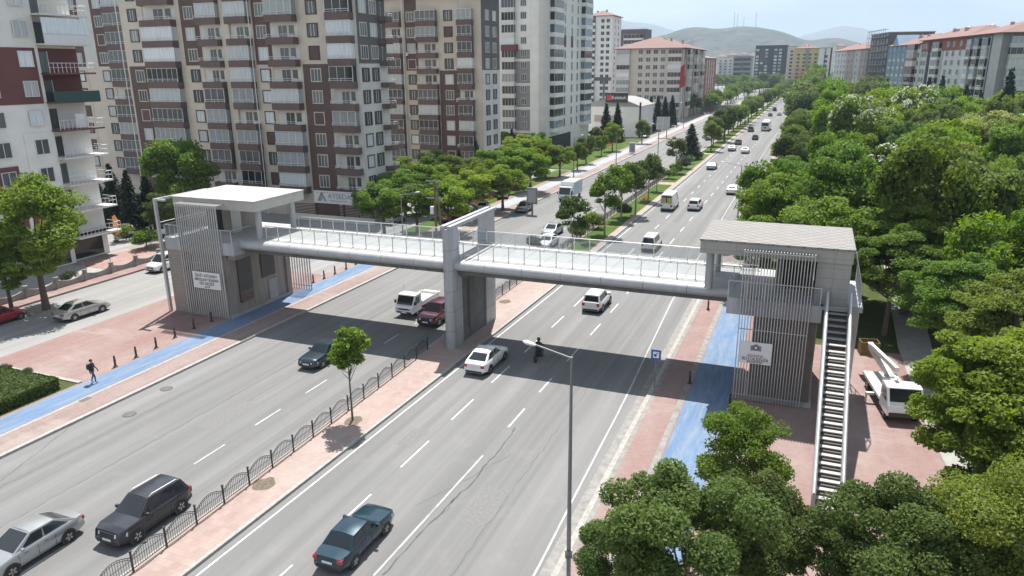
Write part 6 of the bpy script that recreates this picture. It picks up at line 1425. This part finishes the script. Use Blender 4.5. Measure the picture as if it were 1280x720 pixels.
def tree(label, x, y, kind, leaf, s=1.0, sz=None, z=0.0, cat='tree', name='tree', group=None, extra=None, rz=None):
    cm, tm, L_, zc = KIND[kind]
    t = thing(name, label, cat, (x, y, z), VR.uniform(0, 6.28) if rz is None else rz, group); t.scale = (s, s, sz or s)
    for nm, me, m in (('trunk', tm, None), ('crown', cm, LV[leaf])):
        o = link(nm, me, t)
        if m is not None: o.material_slots[0].link = 'OBJECT'; o.material_slots[0].material = m
    if extra:
        key = 'blossom_'+kind
        if key not in KIND:
            rs = np.random.default_rng(9); top = L_[np.argsort(-L_[:, 2])[:max(5, len(L_)//2)]]; n = 600 if 'mid' in kind else 300; idx = rs.integers(len(top), size=n); d = rs.normal(size=(n, 3)); d /= np.linalg.norm(d, axis=1, keepdims=True); d[:, 2] = np.abs(d[:, 2])
            me = leaf_mesh('blossom', top[idx, :3]+d*top[idx, 3][:, None]*1.08, d+rs.normal(size=(n, 3))*.5, .27*rs.uniform(.7, 1.4, n), rs, aspect=.8); me.materials.append(LV['blossom_white']); KIND[key] = me
        link('blossom', KIND[key], t)
    return t
def tree_at(label, px, py, kind, leaf, s=1.0, sz=None, base=0.0, **kw):
    """stand a tree so that its crown's middle is seen at a photo pixel"""
    zc = KIND[kind][3]*(sz or s)+base; p = G(px, py, zc); return tree(label, p.x, p.y, kind, leaf, s, sz, z=base, **kw)
# near the camera, along the lower edge
tree_at('dark clumpy tree hiding the foot of the blue path, pale branches showing', 862, 668, 'near_clump', 'leaf_dark', 1.12, base=.1)
tree_at('dark clumpy tree with its crown against the stair foot', 938, 655, 'near_clump_b', 'leaf_dark', .9, base=.1)
tree_at('dark tree filling the bottom edge between the stair and the yellow-green tree', 1118, 680, 'near_clump', 'leaf_dark', 1.0, base=.1, rz=2.1)
tree_at('dark clumpy tree just below the last steps of the stair', 1038, 706, 'near_clump_b', 'leaf_dark', .72, base=.1, rz=3)
tree_at('small dark clumpy tree at the bottom edge beside the street lamp', 770, 700, 'near_clump_b', 'leaf_dark', .68, base=.1, rz=4)
tree_at('yellow-green feathery tree at the lower corner', 1262, 668, 'near_fluffy', 'leaf_yellow', 1.0, base=.1)
tree_at('dark low tree behind the yellow-green feathery one', 1180, 690, 'near_clump_b', 'leaf_dark', .9, base=.1, rz=1)
tree_at('loose-leaved green tree standing between the blue path and the stair', 928, 568, 'near_airy', 'leaf_mid', .78, base=.1)
tree_at('big layered maple-like tree overhanging the crane truck', 1264, 498, 'near_layer', 'leaf_bright', 1.14, base=0)
tree_at('layered yellow-green tree at the edge beside the maple-like one', 1278, 415, 'near_layer', 'leaf_yellow', 1.1, base=0, rz=2)
tree_at('bright layered tree at the edge above the yellow-green feathery one', 1282, 545, 'near_layer', 'leaf_bright', 1.0, base=0, rz=3)
tree_at('mid green layered tree filling the gap between the path and the maple-like tree', 1192, 372, 'near_layer', 'leaf_mid', 1.0, base=0, rz=.4)
tree_at('bright layered tree above the path, beside the large dark broad tree', 1240, 338, 'near_layer', 'leaf_bright', 1.0, base=0, rz=5)
p = G(1107, 407); tree('large dark broad tree with bare trunk right behind the tiled tower', p.x+1.5, p.y+3, 'near_layer', 'leaf_mid', 1.18, z=0, rz=4.5)
tree_at('dense green tree against the tower lattice', 1118, 330, 'near_layer', 'leaf_mid', 1.0, base=0, rz=1.2)
# left edge and by the cream-roofed tower
tree_at('broad green tree in front of the white corner block', 38, 286, 'near_airy', 'leaf_mid', 1.75, sz=1.55, base=0, rz=1)
tree_at('broad shady tree beside the garden wall at the photo edge', 0, 318, 'near_airy', 'leaf_mid', 1.1, base=0, rz=3)
p = AY(222, 212, 77); tree('tall bushy green tree standing behind the cream tower roof', p.x, 77, 'mid_b', 'leaf_mid', 1.6, sz=p.z/5.6)
tree_at('green bush-like tree low behind the cream tower', 205, 262, 'mid_a', 'leaf_dark', .8, base=0)
for px, py, s, lb in ((148, 285, .85, 'dark spruce nearest the white corner block'), (168, 290, .8, 'dark spruce between the white corner block and the bushy tree'), (190, 285, .75, 'dark spruce close behind the bushy green tree'), (128, 282, .7, 'dark spruce half hidden by the corner balconies')): p = G(px, py); tree(lb, p.x, p.y, 'spruce', 'needle_dark', s, name='spruce_tree', cat='conifer')
for px, py, s, lf, lb in ((184, 312, 1.5, 'leaf_mid', 'clipped round green bush by the side street'), (158, 300, 1.2, 'leaf_bright', 'light green bush beside the orange feather banner')): p = G(px, py); tree(lb, p.x, p.y, 'bush', lf, s, name='bush', cat='bush')
p = G(101, 356); tree('small pale bush in the courtyard behind the garden wall', p.x-1.5, p.y, 'bush', 'leaf_grey', .75, name='bush', cat='bush')
# the street trees beyond the bridge
ST = ((478, 250, 1.0, 'leaf_mid'), (505, 232, 1.0, 'leaf_mid'), (535, 225, 1.05, 'leaf_bright'), (520, 252, .95, 'leaf_mid'), (560, 248, 1.0, 'leaf_bright'), (585, 235, 1.0, 'leaf_bright'), (603, 222, 1.05, 'leaf_bright'), (628, 226, 1.0, 'leaf_bright'), (612, 205, 1.05, 'leaf_bright'), (640, 198, 1.1, 'leaf_bright'), (663, 205, 1.05, 'leaf_bright'), (650, 184, 1.1, 'leaf_bright'), (682, 192, 1.0, 'leaf_bright'), (700, 196, .9, 'leaf_bright'), (575, 212, 1.0, 'leaf_mid'), (545, 205, 1.0, 'leaf_mid'), (672, 180, 1.0, 'leaf_bright'), (630, 178, 1.0, 'leaf_mid'), (500, 212, .9, 'leaf_mid'))
for i, (px, py, s, lf) in enumerate(ST): tree_at({'leaf_bright': 'bright green round-crowned street tree in the row beyond the bridge', 'leaf_mid': 'mid green street tree in the shaded row beyond the bridge'}[lf], px, py, ('mid_a', 'mid_c')[i % 2], lf, s*1.12, s*.88, base=0, group={'leaf_bright': 'bright street trees', 'leaf_mid': 'mid green street trees'}[lf], name='street_tree')
for px, py, s, lb in ((444, 268, .62, 'dark spruce beside the white banner'), (459, 270, .85, 'tall dark spruce between the banner and the street trees'), (432, 268, .55, 'low dark spruce under the white banner'), (575, 240, .7, 'dark spruce among the street trees, before the balcony block'), (597, 225, .75, 'grey-green spruce among the street trees, before the side wall'), (640, 205, .75, 'dark spruce rising at the foot of the white tower')): p = G(px, py); tree(lb, p.x, p.y, 'spruce', 'needle_dark' if 'dark' in lb else 'needle_grey', s, name='spruce_tree', cat='conifer')
for px, py, s, lf, lb in ((733, 182, .75, 'leaf_dark', 'small dark tree by the advertising panel'), (722, 190, .7, 'leaf_mid', 'small dark green tree next to the white tower pavement'), (766, 166, .85, 'leaf_bright', 'fresh lime-green round tree before the showroom'), (803, 160, .8, 'leaf_mid', 'small round tree by the filling station'), (752, 178, .6, 'leaf_mid', 'slim young tree between the lime-green tree and the panel'), (745, 168, .7, 'leaf_olive', 'brownish loose tree by the small canopy')): tree_at(lb, px, py, 'mid_b', lf, s, base=0)
for px, py, s, lb in ((757, 178, .95, 'dark spruce before the showroom, wider of two'), (771, 177, .95, 'dark spruce before the showroom, next to the lime-green tree'), (812, 165, 1.0, 'dark spruce by the hip-roofed block, first of four'), (821, 163, 1.0, 'dark spruce by the hip-roofed block, second of four'), (830, 161, .95, 'dark spruce by the hip-roofed block, third of four'), (839, 158, .95, 'dark spruce by the hip-roofed block, nearest the flag')): p = G(px, py); tree(lb, p.x, p.y, 'spruce_far', 'needle_dark', s, name='spruce_tree', cat='conifer')
# median trees and shrubs
p = G(441, 528); tree('small young tree alone in the paved median', p.x, p.y, 'young', 'leaf_mid', 1.0, z=CURB)
for px, py, kd, lf, s, lb in ((716, 268, 'mid_loose', 'leaf_dark', .95, 'dark loose tree in the median just beyond the bridge'), (735, 276, 'mid_loose', 'leaf_yellow', .55, 'small yellow-green tree in the median next to the dark loose one'), (757, 240, 'mid_loose', 'leaf_mid', 1.1, 'bright loose median tree over the rounded dark shrubs'), (778, 226, 'mid_loose', 'leaf_mid', 1.1, 'loose median tree beside the red flower patch'), (796, 222, 'mid_loose', 'leaf_dark', 1.1, 'dark median tree near the tall white van'), (812, 210, 'mid_loose', 'leaf_dark', 1.05, 'dark median tree before the paved gap'), (822, 214, 'mid_loose', 'leaf_olive', .7, 'small olive median tree before the paved gap'), (846, 185, 'mid_loose', 'leaf_olive', 1.0, 'olive spreading median tree after the paved gap')): tree_at(lb, px, py, kd, lf, s, base=CURB)
p = G(868, 200); tree('grey-green cedar standing in the far median', p.x-1, p.y, 'cedar', 'needle_grey', .95, z=CURB, name='cedar_tree', cat='conifer')
for px, py, s, lf, lb in ((748, 287, 1.15, 'leaf_dark', 'dark rounded shrub nearest the bridge in the median'), (776, 273, 1.3, 'leaf_dark', 'dark rounded shrub second from the bridge in the median'), (725, 300, 1.2, 'leaf_olive', 'wide olive shrub at the start of the median grass'), (668, 312, .9, 'leaf_grey', 'sparse grey shrub just behind the bridge railing'), (858, 212, 1.6, 'leaf_grey', 'large grey-green rounded shrub after the paved gap'), (843, 215, .9, 'leaf_mid', 'small green shrub after the paved gap')): p = G(px, py); tree(lb, p.x, p.y, 'bush', lf, s, z=CURB, name='shrub', cat='shrub')
i = 0; y = 196.0
while y < 720:
    x = -24.6+VR.uniform(-.9, .9); k = 'mid_b' if y < 260 else 'far_b'; lf = ('leaf_mid', 'leaf_olive', 'leaf_dark')[i % 3]; tree({'leaf_mid': 'green tree in the far median row', 'leaf_olive': 'olive tree in the far median row', 'leaf_dark': 'dark tree in the far median row'}[lf], x, y, k, lf, VR.uniform(.85, 1.15), z=CURB, group='far median trees, '+lf[5:], name='median_tree'); y += VR.uniform(9, 14) if y < 300 else VR.uniform(16, 26); i += 1
# shrubs along the median under the trees
for j, (y, lf) in enumerate(((143, 'leaf_dark'), (150, 'leaf_mid'), (158, 'leaf_dark'), (168, 'leaf_mid'), (178, 'leaf_dark'))): tree('low %s shrub in the median, number along the kerb unseen' % lf[5:] if False else 'low green shrub among the far median trunks', -25.3, y, 'bush_far', lf, 1.2, z=CURB, name='shrub', cat='shrub', group='low median shrubs')
# the park beyond the tiled tower
PK = (('leaf_bright', 'bright green broad tree in the dense park'), ('leaf_mid', 'mid green broad tree in the dense park'), ('leaf_dark', 'dark green broad tree in the dense park'), ('leaf_yellow', 'yellow-green broad tree in the dense park'), ('leaf_olive', 'olive broad tree in the dense park'))
def row_x(y): return 49.4-.18*(y-248.8)/.984
special = []
def park(px, py, kd, lf, s, lb, sz=None, **kw): t = tree_at(lb, px, py, kd, lf, s, sz, base=0, **kw); special.append((t.location.x, t.location.y, 3.2*s)); return t
park(1240, 178, 'mid_c', 'leaf_lime', 1.75, 'huge pale flowering lime-coloured tree in the park', group=None)
park(1130, 262, 'mid_b', 'leaf_yellow', 1.25, 'tall yellow-green feathery tree behind the dense dark one')
park(1175, 270, 'mid_a', 'leaf_yellow', 1.2, 'broad yellow-green tree next to the feathery one'); park(1230, 290, 'mid_a', 'leaf_yellow', 1.15, 'yellow-green park tree near the photo edge')
park(1240, 235, 'mid_c', 'leaf_mid', 1.15, 'dark-shaded tree below the huge lime-coloured one')
for px, py, s, lb in ((985, 250, 1.05, 'dense deep green tree at the park corner by the avenue'), (1035, 232, 1.1, 'dense green tree behind the tiled tower roof'), (955, 260, .85, 'low dark green tree leaning over the outer lane')): park(px, py, 'mid_c', 'leaf_mid', s, lb)
p = G(1080, 275); tree('grey-green pine among the yellow-green park trees', p.x+1, p.y+5, 'spruce', 'needle_grey', .85, name='pine_tree', cat='conifer')
for px, py, yt, lb in ((1192, 214, 117, 'dark slim conifer before the dark grey block'), (1210, 224, 103, 'dark conifer second before the dark grey block'), (1228, 212, 113, 'grey conifer before the balcony side of the dark grey block'), (1266, 206, 82, 'tall dark spruce towering at the park edge'), (1163, 290, 94, 'dark conifer before the white red-topped block'), (1180, 272, 92, 'dark wide conifer before the white red-topped block'), (1110, 340, 97, 'dark conifer before the scaffolded block'), (1062, 400, 103, 'dark conifer before the pinkish block')):
    p = AY(px, yt, py); s = p.z/12; tree(lb, p.x, p.y, 'spruce_far', 'needle_dark' if 'grey conifer' not in lb else 'needle_grey', max(.8, s*.8), s, name='spruce_tree', cat='conifer'); special.append((p.x, p.y, 2))
cnt = 0; y = 61.0
while y < 700:
    st = 6.4+y*.014; x = -3.6 if y > 66 else 14.0
    xm = min(62, row_x(y)-9) if y < 470 else 4+0.012*y
    while x < xm+(2 if y < 200 else 0):
        jx, jy = x+VR.uniform(-1.7, 1.7)*(.4 if x < -3 else 1), y+VR.uniform(-2.6, 2.6)
        seen = -0.42*jy-0 < jx < 0.33*jy+10
        if seen and all((jx-a)**2+(jy-b_)**2 > (r_+1.2)**2 for a, b_, r_ in special):
            edge = x < -1; lf, lb = VR.choice((PK[1], PK[2], PK[4], PK[0])) if edge else VR.choices(PK, (5, 4, 1.6, 2.4, 1.4))[0]
            k = VR.choice(('mid_a', 'mid_b', 'mid_c')) if jy < 210 else VR.choice(('far_a', 'far_b')); s = VR.uniform(1.05, 1.5)*((.72 if y < 240 else 1.1) if edge else 1)*(1+y*.0005)
            bl = (lf in ('leaf_mid', 'leaf_bright')) and 110 < jy < 300 and VR.random() < .14 and 5 < jx
            tree('white-blossoming tree in the dense park' if bl else lb, jx, jy, k, lf, s, s*VR.uniform(.85, 1.25), group='white-blossoming park trees' if bl else 'park trees, '+lf[5:], name='park_tree', extra=bl); cnt += 1
        x += st*VR.uniform(.85, 1.15)
    y += st*.95
# far roadside trees on the other side, and at the end of the avenue
for i in range(46):
    y = 250+i*10.5; x = -44-VR.uniform(0, 9)-(0 if y > 420 else 0)
    if y < 330: x = -41.5-VR.uniform(2, 7) if i % 2 else -29.5+VR.uniform(-1, 1)
    if y < 330 and i % 2 == 0: continue
    if 330 <= y < 380: x -= 1
    tree('dark green tree beside the far oncoming carriageway', x, y, 'far_a' if i % 2 else 'far_b', 'leaf_mid' if i % 3 else 'leaf_dark', VR.uniform(.8, 1.25), group='far roadside trees', name='roadside_tree') if y > 330 else None
for i in range(34):
    px = 872+i*5.2; Y = 745+VR.uniform(0, 60); x = AY(px, 100, Y).x; tree('dark green tree closing the far end of the avenue', x, Y, 'far_a' if i % 2 else 'far_b', 'leaf_mid' if i % 2 else 'leaf_dark', VR.uniform(1.2, 1.9), group='trees at the end of the avenue', name='roadside_tree')
# clipped hedge in the planting bed
rs = np.random.default_rng(61); n = 15000; hx0, hx1, hy0, hy1, hh = -51.4, -46.3, 17, 31.2, .9
u = rs.random((n, 3)); f = rs.integers(0, 5, n); pts = np.stack([hx0+(hx1-hx0)*u[:, 0], hy0+(hy1-hy0)*u[:, 1], hh*u[:, 2]], 1); nr = np.zeros((n, 3))
top = rs.random(n) < .62; pts[top, 2] = hh+rs.normal(size=top.sum())*.05; nr[top, 2] = 1; sd = ~top; w = rs.random(n) < .6; a = sd & w; pts[a, 0] = hx1+rs.normal(size=a.sum())*.06; nr[a, 0] = 1; a = sd & ~w; pts[a, 1] = hy1+rs.normal(size=a.sum())*.06; nr[a, 1] = 1
r_ = np.minimum(np.minimum(hx1-pts[:, 0], hy1-pts[:, 1]), .4); pts[:, 2] = np.minimum(pts[:, 2], hh-.25*np.clip(.3-r_, 0, 1))
me = leaf_mesh('foliage', pts, nr+rs.normal(size=(n, 3))*.6, .15*rs.uniform(.7, 1.4, n), rs); me.materials.append(LV['hedge_green'])
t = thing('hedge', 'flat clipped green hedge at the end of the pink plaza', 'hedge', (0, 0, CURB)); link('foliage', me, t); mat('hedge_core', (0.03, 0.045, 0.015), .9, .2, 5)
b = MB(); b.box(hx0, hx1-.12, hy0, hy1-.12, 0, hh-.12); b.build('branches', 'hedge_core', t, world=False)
# loose weeds beside the hedge, flower beds along the verge
for x, y, s in ((-55.2, 31.6, .5), (-52.5, 31.8, .42), (-50.4, 31.8, .4)): tree('small dry weed tuft at the bed edge', x, y, 'bush', 'leaf_grey', s, z=CURB, name='shrub', cat='shrub', group='weed tufts at the bed edge')
def bed(label, x0, x1, y0, y1, n, leaf, seed):
    rs = np.random.default_rng(seed); p = np.stack([rs.uniform(x0, x1, n), rs.uniform(y0, y1, n), rs.uniform(.05, .45, n)], 1); me = leaf_mesh('flower_bed', p, np.array([0, 0, 1.0])+rs.normal(size=(n, 3))*.6, .3*rs.uniform(.6, 1.3, n), rs); me.materials.append(LV[leaf]); o = link('flower_bed', me); tag(o, label, 'flower bed')
bed('red flower bed in front of the shaded street trees', -50.4, -49.0, 100, 132, 1500, 'flower_red', 3); bed('brown-red flower bed on the verge by the lime-green tree', -57, -52, 190, 222, 1200, 'flower_red', 4); bed('brown-red flower bed on the verge by the advertising panel', -56, -51.5, 160, 184, 1000, 'flower_red', 6)
bed('small red flower patch in the median grass', -25.2, -24.2, 118, 121, 160, 'flower_red', 5)
